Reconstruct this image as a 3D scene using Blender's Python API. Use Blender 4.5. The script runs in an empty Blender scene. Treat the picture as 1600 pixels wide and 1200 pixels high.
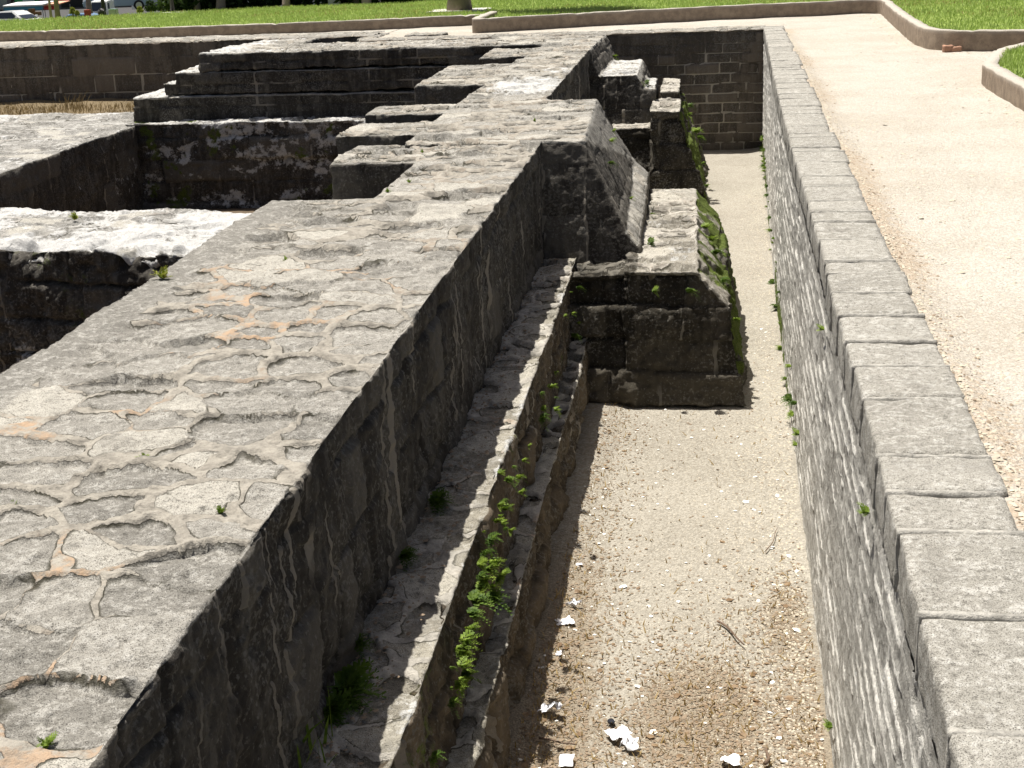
import bpy, bmesh, math, random
import numpy as np
from mathutils import Vector, Matrix
R = math.radians
random.seed(7); rng = np.random.default_rng(11)
S = bpy.context.scene
COL = S.collection
# ---------------------------------------------------------------- camera
F, PITCH, ROLL, YAW, CAMH = 2155.6, R(18.252), R(-2.41), R(9.371), 1.7
_cy, _sy = math.cos(YAW), math.sin(YAW)
FW = np.array([-_sy*math.cos(PITCH), _cy*math.cos(PITCH), -math.sin(PITCH)])
_r0 = np.array([_cy, _sy, 0.]); _u0 = np.cross(_r0, FW)
RT = _r0*math.cos(ROLL)+_u0*math.sin(ROLL); UP = -_r0*math.sin(ROLL)+_u0*math.cos(ROLL)
cam = bpy.data.cameras.new('camera'); co = bpy.data.objects.new('camera', cam); COL.objects.link(co)
cam.sensor_width = 36; cam.lens = F/1600*36; cam.clip_start = .05; cam.clip_end = 2000
m = Matrix.Identity(4)
for i in range(3): m[i][0], m[i][1], m[i][2] = RT[i], UP[i], -FW[i]
m[2][3] = CAMH
co.matrix_world = m; S.camera = co
# ---------------------------------------------------------------- light
SUN = Vector((-.245, .22, 1.)).normalized()
w = bpy.data.worlds.new('World'); S.world = w; w.use_nodes = True
wn = w.node_tree; sky = wn.nodes.new('ShaderNodeTexSky'); sky.sky_type = 'NISHITA'; sky.sun_disc = False; sky.dust_density = 4.5; sky.ozone_density = .3; sky.air_density = .8
sky.sun_elevation = math.asin(SUN.z); sky.sun_rotation = math.atan2(SUN.x, SUN.y)
wn.links.new(sky.outputs[0], wn.nodes['Background'].inputs[0]); wn.nodes['Background'].inputs[1].default_value = .047
sl = bpy.data.lights.new('sun', 'SUN'); sl.energy = 5.0; sl.angle = R(.5); sl.color = (1, .955, .885)
so = bpy.data.objects.new('sun', sl); COL.objects.link(so); so.rotation_euler = SUN.to_track_quat('Z', 'Y').to_euler()
S.view_settings.view_transform = 'Standard'; S.view_settings.look = 'None'; S.view_settings.exposure = .6; S.view_settings.gamma = 1
S.render.engine = 'CYCLES'; S.cycles.max_bounces = 5; S.cycles.diffuse_bounces = 3
# ---------------------------------------------------------------- numpy noise
def _h(i, j, k, s):
    n = (i.astype(np.int64)*374761393 + j.astype(np.int64)*668265263 + k.astype(np.int64)*2147483647*3 + s*1274126177) & 0xffffffff
    n = ((n ^ (n >> 13))*1274126177) & 0xffffffff
    n = ((n ^ (n >> 16))*2246822519) & 0xffffffff
    return ((n ^ (n >> 15)) & 0xffffff)/float(0xffffff)
def vn(P, sc, s=0):
    Q = P*np.asarray(sc); I = np.floor(Q); f = Q-I; f = f*f*(3-2*f); I = I.astype(np.int64); o = 0
    for a in (0, 1):
        wa = f[:, 0] if a else 1-f[:, 0]
        for b in (0, 1):
            wb = f[:, 1] if b else 1-f[:, 1]
            for c in (0, 1):
                wc = f[:, 2] if c else 1-f[:, 2]
                o = o+wa*wb*wc*_h(I[:, 0]+a, I[:, 1]+b, I[:, 2]+c, s)
    return o*2-1
_RM = np.array([[.8, -.424, .424], [.6, .5657, -.5657], [0., .7071, .7071]])
def fbm(P, sc, o=4, s=0, g=.5):
    P = P@_RM; t = 0; a = 1; n = 0
    for k in range(o):
        t = t+a*vn(P+k*17.3, np.asarray(sc)*2.0**k, s+k*7); n += a; a *= g
    return t/n
def terr(P, sc, n, s, o=3):
    t = fbm(P, sc, o, s)*n; f = np.floor(t); return (f+sst(.40, .60, t-f))/n
def sst(a, b, x):
    t = np.clip((x-a)/(b-a), 0, 1); return t*t*(3-2*t)
def voro(u, v, s=0, jit=.85):
    I = np.floor(u).astype(np.int64); J = np.floor(v).astype(np.int64); z = np.zeros_like(I)
    F1 = np.full(u.shape, 9.); F2 = np.full(u.shape, 9.); idd = np.zeros(u.shape); OY = np.zeros(u.shape)
    for a in (-1, 0, 1):
        for b in (-1, 0, 1):
            i, j = I+a, J+b
            px = i+.5+jit*(_h(i, j, z, s)-.5); py = j+.5+jit*(_h(i, j, z+1, s)-.5)
            d = np.hypot(u-px, v-py); hid = _h(i, j, z+2, s)
            n = d < F1
            F2 = np.where(n, F1, np.minimum(F2, d)); F1 = np.where(n, d, F1); idd = np.where(n, hid, idd); OY = np.where(n, v-py, OY)
    return F1, F2-F1, idd, OY
def bricks(u, v, bl, ch, s=0):
    """distance (m) to the nearest joint and an id, courses of uneven stones; u along, v up"""
    row = np.floor(v/ch); fv = (v/ch-row)*ch; dv = np.minimum(fv, ch-fv)
    z = np.zeros_like(row).astype(np.int64)
    uu = u/bl+_h(row.astype(np.int64), z, z, s)*3+.5*_h(row.astype(np.int64), z+1, z, s)
    uu = uu+.22*np.sin(uu*2.1+row*1.7)
    c = np.floor(uu); fu = (uu-c)*bl; du = np.minimum(fu, bl-fu)
    return dv, du, _h(row.astype(np.int64), c.astype(np.int64), z+5, s)
# ---------------------------------------------------------------- object helpers
def tag(o, label=None, cat=None, group=None, kind=None):
    if label: o['label'] = label
    if cat: o['category'] = cat
    if group: o['group'] = group
    if kind: o['kind'] = kind
    return o
def root(name, loc, label, cat, group=None):
    o = bpy.data.objects.new(name, None); COL.objects.link(o); o.location = loc; o.empty_display_size = .2
    return tag(o, label, cat, group)
def link(name, me, mat=None, parent=None, loc=(0, 0, 0)):
    o = bpy.data.objects.new(name, me); COL.objects.link(o)
    if mat is not None:
        for q in (mat if isinstance(mat, (list, tuple)) else [mat]): me.materials.append(q)
    o.location = loc
    if parent is not None: o.parent = parent
    return o
def npmesh(name, V, Fc, attrs=None, smooth=True, mi=None):
    me = bpy.data.meshes.new(name)
    V = np.asarray(V, dtype=np.float32)
    if isinstance(Fc, np.ndarray):
        k = Fc.shape[1]; n = len(Fc)
        me.vertices.add(len(V)); me.vertices.foreach_set('co', V.ravel())
        me.loops.add(n*k); me.loops.foreach_set('vertex_index', Fc.astype(np.int32).ravel())
        me.polygons.add(n); me.polygons.foreach_set('loop_start', np.arange(0, n*k, k, dtype=np.int32))
        me.update(calc_edges=True); me.validate()
    else:
        me.from_pydata([tuple(v) for v in V], [], [tuple(f) for f in Fc]); me.update()
    if smooth: me.polygons.foreach_set('use_smooth', np.ones(len(me.polygons), dtype=bool))
    if mi is not None: me.polygons.foreach_set('material_index', np.asarray(mi, dtype=np.int32))
    if attrs:
        for a, d in attrs.items():
            t = me.attributes.new(a, 'FLOAT', 'POINT'); t.data.foreach_set('value', np.asarray(d, dtype=np.float32))
    return me
def grid(nu, nv):
    a = np.arange(nu*nv).reshape(nu, nv)
    return np.stack([a[:-1, :-1].ravel(), a[1:, :-1].ravel(), a[1:, 1:].ravel(), a[:-1, 1:].ravel()], 1)
def box(x0, x1, y0, y1, z0, z1):
    return ([(x, y, z) for x in (x0, x1) for y in (y0, y1) for z in (z0, z1)],)
def prism(p0, p1, y0, y1):
    return ([(x, y0, z) for x, z in p0]+[(x, y1, z) for x, z in p1],)
def vox(shapes, vs, it=3):
    """solids -> one welded quad mesh (verts, quads, normals), edges worn round"""
    bm = bmesh.new()
    for s in shapes:
        vs_ = [bm.verts.new(p) for p in s[0]]
        bmesh.ops.convex_hull(bm, input=vs_)
    me = bpy.data.meshes.new('t'); bm.to_mesh(me); bm.free()
    o = bpy.data.objects.new('t', me); COL.objects.link(o)
    md = o.modifiers.new('r', 'REMESH'); md.mode = 'VOXEL'; md.voxel_size = vs
    dg = bpy.context.evaluated_depsgraph_get(); e = o.evaluated_get(dg); em = e.to_mesh()
    V = np.empty(len(em.vertices)*3, np.float32); em.vertices.foreach_get('co', V); V = V.reshape(-1, 3).astype(float)
    Q = np.empty(len(em.loops), np.int32); em.loops.foreach_get('vertex_index', Q); Q = Q.reshape(-1, 4)
    e.to_mesh_clear(); bpy.data.objects.remove(o); bpy.data.meshes.remove(me)
    E = np.concatenate([Q[:, [0, 1]], Q[:, [1, 2]], Q[:, [2, 3]], Q[:, [3, 0]]]); E = np.concatenate([E, E[:, ::-1]])
    cnt = np.bincount(E[:, 0], minlength=len(V))[:, None]
    def avg(X): return np.stack([np.bincount(E[:, 0], weights=X[E[:, 1], c], minlength=len(X)) for c in range(X.shape[1])], 1)/np.maximum(cnt, 1)
    for _ in range(it): V = V*.4+avg(V)*.6
    N = np.zeros_like(V); fn = np.cross(V[Q[:, 2]]-V[Q[:, 0]], V[Q[:, 3]]-V[Q[:, 1]])
    for k in range(4):
        for c in range(3): N[:, c] += np.bincount(Q[:, k], weights=fn[:, c], minlength=len(V))
    N /= np.maximum(np.linalg.norm(N, axis=1, keepdims=True), 1e-9)
    for _ in range(2):
        N = N*.5+avg(N)*.5; N /= np.maximum(np.linalg.norm(N, axis=1, keepdims=True), 1e-9)
    return V, Q, N
def atpx(px, py, Y):
    d = FW+RT*(px-800)/F-UP*(py-600)/F; t = Y/d[1]; p = d*t; return Vector((p[0], p[1], p[2]+CAMH))
# ---------------------------------------------------------------- node helpers
class NT:
    def __init__(s, name):
        s.m = bpy.data.materials.new(name); s.m.use_nodes = True; s.t = s.m.node_tree; s.b = s.t.nodes['Principled BSDF']
        s.b.inputs['Roughness'].default_value = .9; s.b.inputs['Specular IOR Level'].default_value = .15
        s.pos = s.n('ShaderNodeNewGeometry').outputs['Position']
    def n(s, t): return s.t.nodes.new(t)
    def put(s, sock, v):
        if hasattr(v, 'is_output'): s.t.links.new(v, sock)
        elif isinstance(v, (tuple, list)) and len(v) == 3 and sock.type == 'RGBA': sock.default_value = (*v, 1)
        else: sock.default_value = v
    def attr(s, a):
        n = s.n('ShaderNodeAttribute'); n.attribute_name = a; return n.outputs['Fac']
    def math(s, op, a, b=0., cl=False):
        n = s.n('ShaderNodeMath'); n.operation = op; n.use_clamp = cl; s.put(n.inputs[0], a); s.put(n.inputs[1], b); return n.outputs[0]
    def vec(s, sc=(1, 1, 1)):
        n = s.n('ShaderNodeVectorMath'); n.operation = 'MULTIPLY'; s.put(n.inputs[0], s.pos); n.inputs[1].default_value = sc; return n.outputs[0]
    def noise(s, sc, d=3, r=.55, v=None, dist=0):
        n = s.n('ShaderNodeTexNoise'); n.inputs['Scale'].default_value = sc; n.inputs['Detail'].default_value = d
        n.inputs['Roughness'].default_value = r; n.inputs['Distortion'].default_value = dist; s.put(n.inputs['Vector'], v or s.pos); return n.outputs['Fac']
    def vor(s, sc, v=None, out='Distance', rnd=1):
        n = s.n('ShaderNodeTexVoronoi'); n.inputs['Scale'].default_value = sc; n.inputs['Randomness'].default_value = rnd; s.put(n.inputs['Vector'], v or s.pos); return n.outputs[out]
    def step(s, x, a, b, c=0., d=1.):
        n = s.n('ShaderNodeMapRange'); n.interpolation_type = 'SMOOTHSTEP'; s.put(n.inputs[0], x)
        n.inputs[1].default_value = a; n.inputs[2].default_value = b; n.inputs[3].default_value = c; n.inputs[4].default_value = d; return n.outputs[0]
    def mix(s, f, a, b, mode='MIX'):
        n = s.n('ShaderNodeMix'); n.data_type = 'RGBA'; n.blend_type = mode
        s.put(n.inputs[0], f); s.put(n.inputs[6], a); s.put(n.inputs[7], b); return n.outputs[2]
    def out(s, col, h=None, dist=.01, st=1., rough=None):
        s.put(s.b.inputs['Base Color'], col)
        if rough is not None: s.put(s.b.inputs['Roughness'], rough)
        if h is not None:
            b = s.n('ShaderNodeBump'); b.inputs['Distance'].default_value = dist; b.inputs['Strength'].default_value = st
            s.put(b.inputs['Height'], h); s.t.links.new(b.outputs[0], s.b.inputs['Normal'])
        return s.m
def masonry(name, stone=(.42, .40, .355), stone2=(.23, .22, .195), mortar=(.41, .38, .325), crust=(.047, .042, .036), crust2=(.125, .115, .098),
            cm=(.27, .245, .205), warm=(.46, .335, .23), white=(.60, .595, .57), speck=1., pale=.5):
    t = NT(name)
    sid, mort, wh, moss, side, wa = [t.attr(a) for a in ('sid', 'mort', 'white', 'moss', 'side', 'warm')]
    big = t.noise(1.9, 4); mid = t.noise(13, 5, .65); fine = t.noise(85, 4, .75); gr = t.noise(260, 3, .75); blot = t.noise(44, 4, .65)
    st = t.mix(t.math('ADD', t.math('MULTIPLY', sid, .8), t.math('MULTIPLY', t.math('SUBTRACT', mid, .45), 1.3), True), stone2, stone)
    st = t.mix(t.step(t.math('ADD', blot, t.math('MULTIPLY', t.math('SUBTRACT', mid, .5), .8)), .50, .68, 0, pale), st, (.56, .545, .50))   # pale lichen
    st = t.mix(t.step(sid, .80, .9, 0, .5), st, (.58, .55, .475))
    st = t.mix(t.step(gr, .55, .72, 0, .55*speck), st, (.60, .59, .55))
    st = t.mix(t.step(gr, .49, .36, 0, .9*speck), st, (.05, .045, .04))
    st = t.mix(t.step(t.math('ADD', blot, t.math('MULTIPLY', fine, .4)), .66, .5, 0, .6), st, (.10, .094, .08))
    mo = t.mix(t.step(t.math('ADD', mid, t.math('MULTIPLY', blot, .5)), .6, .95), mortar, tuple(.62*c for c in mortar))
    mo = t.mix(t.math('MULTIPLY', wa, t.step(mid, .42, .62), True), mo, warm)
    mo = t.mix(t.step(gr, .45, .3, 0, .5), mo, (.12, .105, .085))
    mm = t.math('ADD', mort, t.math('MULTIPLY', t.math('SUBTRACT', fine, .5), .14)); mk = t.step(mm, .485, .515)
    top = t.mix(mk, st, mo)
    line = t.math('MULTIPLY', t.step(mm, .33, .46), t.step(mm, .515, .495)); line = t.math('MULTIPLY', line, t.step(t.noise(4.5, 3), .42, .6, .1, .9))
    top = t.mix(line, top, (.05, .046, .03))                                                            # dirt in the open cracks, with their thin crevice shade painted in
    top = t.mix(t.step(t.noise(4, 6, .7), .53, .72, 0, .55), top, (.17, .16, .14))                     # weathering stains
    top = t.mix(t.step(t.noise(1.3, 5, .7), .56, .66, 0, .45), top, (.26, .248, .22))
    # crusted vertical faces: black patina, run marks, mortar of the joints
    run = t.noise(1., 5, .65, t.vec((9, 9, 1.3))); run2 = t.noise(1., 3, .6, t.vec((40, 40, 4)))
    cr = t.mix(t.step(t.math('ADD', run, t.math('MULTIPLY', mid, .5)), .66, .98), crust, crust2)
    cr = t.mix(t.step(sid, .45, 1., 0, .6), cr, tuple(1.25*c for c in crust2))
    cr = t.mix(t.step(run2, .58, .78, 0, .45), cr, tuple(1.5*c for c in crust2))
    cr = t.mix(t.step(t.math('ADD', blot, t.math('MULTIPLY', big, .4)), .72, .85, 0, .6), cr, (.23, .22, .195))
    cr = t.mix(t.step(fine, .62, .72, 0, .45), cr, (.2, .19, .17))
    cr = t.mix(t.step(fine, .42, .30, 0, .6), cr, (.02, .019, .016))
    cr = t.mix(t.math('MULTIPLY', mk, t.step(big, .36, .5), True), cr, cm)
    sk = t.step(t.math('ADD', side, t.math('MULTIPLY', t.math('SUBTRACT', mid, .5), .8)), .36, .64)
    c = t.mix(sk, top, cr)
    wk = t.step(t.math('ADD', wh, t.math('MULTIPLY', t.math('SUBTRACT', t.noise(8, 6, .72), .5), 1.5)), .45, .62)
    wc = t.mix(t.step(t.math('ADD', fine, t.math('MULTIPLY', mid, .5)), .6, .9), tuple(.68*q for q in white), white)
    c = t.mix(wk, c, wc)
    c = t.mix(t.step(t.math('ADD', moss, t.math('MULTIPLY', t.math('SUBTRACT', mid, .5), .9)), .42, .62), c, t.mix(t.step(fine, .35, .65), (.045, .06, .012), (.13, .17, .035)))
    h = t.math('ADD', t.math('MULTIPLY', fine, .010), t.math('ADD', t.math('MULTIPLY', gr, .0035), t.math('MULTIPLY', mid, .022)))
    h = t.math('ADD', h, t.math('MULTIPLY', mk, .008))
    return t.out(c, h, 1., .9)
MAT = {}
MAT['ruin'] = masonry('weathered_stone')
MAT['plinth'] = masonry('plinth_stone', stone=(.42, .39, .315), stone2=(.25, .23, .185), mortar=(.52, .49, .43), crust=(.058, .047, .034), crust2=(.15, .12, .085), cm=(.3, .27, .23))
MAT['footing'] = masonry('footing_stone', stone=(.42, .39, .325), stone2=(.25, .23, .19), mortar=(.52, .49, .43), crust=(.034, .030, .023), crust2=(.085, .075, .058), cm=(.2, .185, .155))
MAT['pale'] = masonry('limewashed_stone', stone=(.36, .35, .325), stone2=(.2, .195, .18), mortar=(.46, .45, .42), white=(.60, .595, .575))
MAT['retain'] = masonry('retaining_stone', stone=(.45, .43, .38), stone2=(.34, .325, .285), mortar=(.50, .48, .43), crust=(.35, .338, .305), crust2=(.54, .525, .48), cm=(.72, .70, .64), pale=.8)
MAT['end'] = masonry('end_wall_stone', crust=(.095, .082, .067), crust2=(.19, .16, .128), cm=(.46, .42, .35))
# ---------------------------------------------------------------- displacement of stonework
SHEAR = -.0206
def top_field(X, s=3):
    """irregular rubble set in plates of mortar: height, mortar field (0.5 = its broken edge), stone id"""
    Z = X*[1, 1, 0]
    w1 = fbm(Z, 4, 3, 21); w2 = fbm(Z, 4, 3, 57); jag = fbm(Z, 11, 2, 33)
    u = (X[:, 0]+.10*w1)/.31; v = (X[:, 1]+.10*w2)/.25
    f1, d, idd, oy = voro(u, v, s, .95)
    g = fbm(Z, 2.6, 3, 88)
    wd = .068+.25*g+.018*jag
    m = np.clip(.5+(wd-d)/.26, 0, 1); gw = .16+.10*sst(4.2, 6, X[:, 1])+.10*sst(7, 9, X[:, 1]); mg = sst(.5-gw, .5+gw, m)
    q = (idd*7.13) % 1
    amp = np.where(idd < .34, .021+.013*q, np.where(idd < .72, .012+.010*q, .005*q))
    # the stones lie lowest under the far lip of the mortar and rise to meet it on the near side
    far = np.clip(.42+1.15*oy+.25*fbm(Z, 4, 2, 66), 0, 1.1)
    amp = amp*(1+1.5*sst(6.5, 9, X[:, 1])); hs = -amp*far*1.15+.008*fbm(Z, 13, 3, 5)+.012*fbm(Z, 5, 2, 15)
    flake = .022*terr(Z*[1, 1.25, 1], 5.5, 4., 51, 4)+.010*terr(Z*[1, 1.3, 1], 15, 3., 52, 2)
    h = flake+(1-mg)*hs+mg*(.002+.006*fbm(Z, 14, 3, 9)-.004*sst(.7, 1., m))
    return h, m, idd
def dress(V, N, Q, name, mat, parent, loc, tops=True, side=(.28, .34), amp=1., white=None, moss=None, band=None, rough=1., shear=True, topamp=1., sidej=.5, mortside=None, course=.0, chip=1., dark_mask=None):
    X = V.copy()
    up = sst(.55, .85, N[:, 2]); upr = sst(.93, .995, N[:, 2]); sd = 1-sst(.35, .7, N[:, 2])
    h = np.zeros(len(V)); mort = np.zeros(len(V)); sid = np.clip(.5+.5*fbm(X, 3, 2, 71), 0, .78)
    if tops:
        th, tm, ti = top_field(X); 
        if band is not None:
            b = band(X); th = th*(1-b)-.004*b; tm = tm*(1-b); ti = ti*(1-b)+.02*b
        h += np.where(th < 0, upr, up)*th*topamp; mort = np.where(up > .3, tm, mort); sid = np.where(up > .3, ti, sid)
    along = np.where(np.abs(N[:, 0]) > np.abs(N[:, 1]), X[:, 1], X[:, 0])
    wj = fbm(X, 5, 3, 13)
    dv, du, bi = bricks(along+.035*wj, X[:, 2]+.03*fbm(X, 4, 3, 15)+9, side[0], side[1], 2)
    vis = sst(-.25, .35, fbm(X*[1, 1, .4], 2.1, 3, 41))
    jm = np.maximum((1-sst(.008, .02, du))*vis, (1-sst(.008, .02, dv))*vis*sidej)
    if mortside is not None: jm = np.maximum(jm, mortside(X))
    jd = np.maximum(1-sst(.0, .03, du), (1-sst(0, .03, dv)))
    sdh = -.012*jd*(1-vis)+.006*jm+.014*(bi-.5)+.022*fbm(X, 6, 4, 31)+.010*fbm(X, 28, 3, 35)
    rw_ = np.floor((X[:, 2]+.03*fbm(X, 4, 3, 15)+9)/side[1]).astype(np.int64); zo = np.zeros_like(rw_)
    sdh = sdh+course*(_h(rw_, zo, zo, 6)-.5)+course*.6*(bi-.5)-.014*jd*(1-jm)+.010*terr(X*[1, 1, 1.4], 8, 3., 53)
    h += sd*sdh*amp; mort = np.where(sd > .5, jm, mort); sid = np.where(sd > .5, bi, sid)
    ed = (1-up)*(1-sd)
    h += ed*(.014*fbm(X, 9, 3, 44)-.012*np.abs(fbm(X, 5, 3, 47)))*amp-chip*(ed+.35*sd)*.045*sst(.02, .3, fbm(X, 4.2, 4, 48))
    h += .020*rough*fbm(X, 1.6, 3, 61)+.006*rough*fbm(X, 40, 2, 64)
    V2 = V+N*h[:, None]
    at = dict(sid=sid, mort=mort, side=(np.maximum(sd, dark_mask(X)) if dark_mask else sd), warm=1.*sst(-.02, .22, fbm(X, 1.9, 3, 191))*up*(.15+.85*sst(8.5, 6., X[:, 1])),
              white=(white(X, N) if white else np.zeros(len(V))), moss=(moss(X, N) if moss else np.zeros(len(V))))
    if shear: V2 = V2.copy(); V2[:, 0] += SHEAR*V2[:, 1]
    V2 = V2-np.asarray(loc)
    return link(name, npmesh(name, V2, Q, at), mat, parent), V2
def join(parts):
    V = []; N = []; Q = []; o = 0
    for v, q, n in parts: V.append(v); N.append(n); Q.append(q+o); o += len(v)
    return np.concatenate(V), np.concatenate(Q), np.concatenate(N)
# ================================================================ THE SETTING
FLOOR = -2.0
def sheet(name, xs, ys, zf, mat, attrs=None):
    X, Y = np.meshgrid(xs, ys, indexing='ij'); P = np.stack([X.ravel(), Y.ravel(), np.zeros(X.size)], 1); P[:, 2] = zf(P)
    o = link(name, npmesh(name, P, grid(len(xs), len(ys)), attrs(P) if attrs else None), mat); return tag(o, kind='structure')
def gravel(name, a, b, dark, litter=None):
    t = NT(name)
    big = t.noise(.9, 5, .6); mid = t.noise(11, 4, .65); fine = t.noise(95, 3, .75); cells = t.vor(75, out='Color')
    c = t.mix(t.step(t.math('ADD', big, t.math('MULTIPLY', mid, .35)), .5, .85), a, b)
    c = t.mix(t.step(t.noise(2.6, 6, .72), .55, .75, 0, .45), c, dark)
    c = t.mix(.35, c, t.mix(t.step(t.math('MULTIPLY', cells, 1.), .2, .9), dark, tuple(min(.8, 1.35*q) for q in a)))
    c = t.mix(t.step(fine, .42, .28, 0, .6), c, dark)
    if litter:
        l = t.attr('litter')
        k = t.step(t.math('ADD', l, t.math('MULTIPLY', t.math('SUBTRACT', t.noise(26, 5, .75), .5), 1.5)), .5, .85, 0, .72)
        c = t.mix(k, c, t.mix(t.step(fine, .35, .65), litter[0], litter[1]))
    h = t.math('ADD', t.math('MULTIPLY', t.vor(70), -.8), t.math('ADD', fine, mid))
    return t.out(c, h, .012, .8)
MAT['floor'] = gravel('trench_gravel', (.385, .36, .305), (.315, .292, .245), (.18, .155, .118), ((.15, .118, .08), (.33, .27, .19)))
MAT['path'] = gravel('sandy_path', (.49, .463, .408), (.405, .366, .305), (.335, .295, .24), ((.36, .27, .185), (.44, .35, .25)))
MAT['earth'] = gravel('pit_earth', (.16, .12, .08), (.11, .085, .06), (.05, .04, .03))
MAT['dry'] = gravel('dry_turf', (.22, .17, .10), (.16, .125, .075), (.09, .07, .045))
def litter_at(P):
    x, y = P[:, 0], P[:, 1]
    left = 1-sst(-.95, -.45, x-.1*fbm(P, 1.5, 3, 2)); near = 1-sst(5.2, 8.4, y)
    right = sst(.12, .45, x)*.55
    pile = np.exp(-((x+.12)/.28)**2-((y-6.0)/.5)**2)*1.2+np.exp(-((x-.30)/.16)**2-((y-7.1)/.5)**2)*.6
    return np.clip(left*(.35+.65*near)+right*near+near*.42+pile+.25*left, 0, 1.3)
def floor_z(P):
    x, y = P[:, 0], P[:, 1]
    return FLOOR+.018*fbm(P, 1.4, 3, 1)+.008*fbm(P, 9, 3, 6)+.05*sst(.30, .50, x)*.5+.03*(1-sst(-1.0, -.8, x))
ys = np.concatenate([np.arange(1.5, 9, .02), np.arange(9, 24.01, .05)])
sheet('trench_floor', np.arange(-2.4, .62, .02), ys, floor_z, MAT['floor'], lambda P: dict(litter=litter_at(P)))
sheet('pit_floor', np.linspace(-26, -2.3, 60), np.linspace(-2, 26, 70), lambda P: -2.45+.06*fbm(P, 1.2, 3, 8), MAT['earth'])
def path_z(P):
    x, y = P[:, 0], P[:, 1]
    k = np.exp(-((x-1.9)/.45)**2)*sst(26, 14, y)
    return -.05+sst(23.7, 22, y)*(-.01+.025*fbm(P, .5, 3, 12)+.010*fbm(P, 4, 3, 14)-.02*k+.04*np.exp(-((x-.86)/.10)**2))
sheet('path', np.concatenate([np.arange(.80, 5, .045), np.linspace(5.02, 40, 12)]), np.concatenate([[-6, -3, 0], np.arange(1.5, 23.9, .05)]), path_z, MAT['path'],
      lambda P: dict(litter=.6*np.exp(-((P[:, 0]-.85)/.28)**2)+.45*np.clip(fbm(P*[1, .6, 1], .9, 4, 5)+.1, 0, 1)))
backz = lambda P: -.05+.015*fbm(P, 2, 3, 3)*sst(23.9, 24.6, P[:, 1]); backl = lambda P: dict(litter=.3+.2*fbm(P, .7, 3, 5))
sheet('path', np.concatenate([np.linspace(-6.3, 6, 120), [20, 40]]), np.arange(23.84, 29, .08), backz, MAT['path'], backl)
sheet('path', np.concatenate([[-60, -40], np.linspace(-24, -6.32, 160)]), np.arange(25.4, 29, .08), backz, MAT['path'], backl)
# lawn, hillside and street beyond it
def lawn_mat():
    t = NT('lawn_turf'); a = t.noise(.9, 5, .65); b = t.noise(40, 3, .7)
    return t.out(t.mix(t.step(t.math('ADD', a, t.math('MULTIPLY', b, .5)), .5, 1.), (.17, .25, .045), (.30, .37, .10)), b, .03, .8)
MAT['lawn'] = lawn_mat()
LAWN_A = [(-60, 26.5), (-14.5, 26.75), (-9.1, 26.55), (-6.6, 26.88), (-4.95, 27.35), (-4.45, 25.15), (-.55, 26.58), (2.83, 27.18), (2.70, 22.2), (2.68, 20.6), (2.85, 19.5), (3.75, 19.14), (9, 18.2), (40, 14), (40, 60), (-2, 60), (-5.5, 38), (-7.6, 33.2), (-11, 33.4), (-14, 32.3), (-17, 31.3), (-60, 27.5)]
LAWN_B = [(2.76, -6), (2.76, 13.1), (2.78, 15.5), (3.12, 16.95), (4.3, 19.0), (8, 17.9), (40, 13.5), (40, -6)]
def flat(name, poly, z, mat):
    bm = bmesh.new(); f = bm.faces.new([bm.verts.new((x, y, z)) for x, y in poly]); bmesh.ops.triangulate(bm, faces=[f])
    if bm.faces[:][0].normal.z < 0: bmesh.ops.reverse_faces(bm, faces=bm.faces[:])
    me = bpy.data.meshes.new(name); bm.to_mesh(me); bm.free(); return tag(link(name, me, mat), kind='structure')
flat('lawn', LAWN_A, .115, MAT['lawn']); flat('lawn', LAWN_B, .125, MAT['lawn'])
def hill_z(P):
    x, y = P[:, 0], P[:, 1]; return -.12-3.9*sst(32.5, 62, y)*sst(-6, -13, x+.1*(y-33))-.4*sst(60, 200, y)
sheet('hillside', np.concatenate([np.linspace(-300, -62, 20), np.linspace(-60, 60, 120), np.linspace(65, 300, 20)]), np.concatenate([[26.6], np.linspace(27, 75, 80), np.linspace(80, 600, 30)]), hill_z, MAT['lawn'])
def plain(name, col, rough=.6, met=0., bump=0., var=.12, sc=9):
    t = NT(name); k = t.noise(sc, 4, .6); c = t.mix(k, tuple(q*(1-var) for q in col), tuple(min(1, q*(1+var)) for q in col))
    t.b.inputs['Metallic'].default_value = met; t.b.inputs['Specular IOR Level'].default_value = .4
    return t.out(c, t.noise(sc*6, 3) if bump else None, .01, bump or 1., rough)
MAT['asphalt'] = plain('asphalt', (.06, .06, .06), .9, 0, .5)
flat('street', [(-80, 63), (-14, 63), (-14, 140), (-80, 140)], -4.0, MAT['asphalt'])
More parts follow.
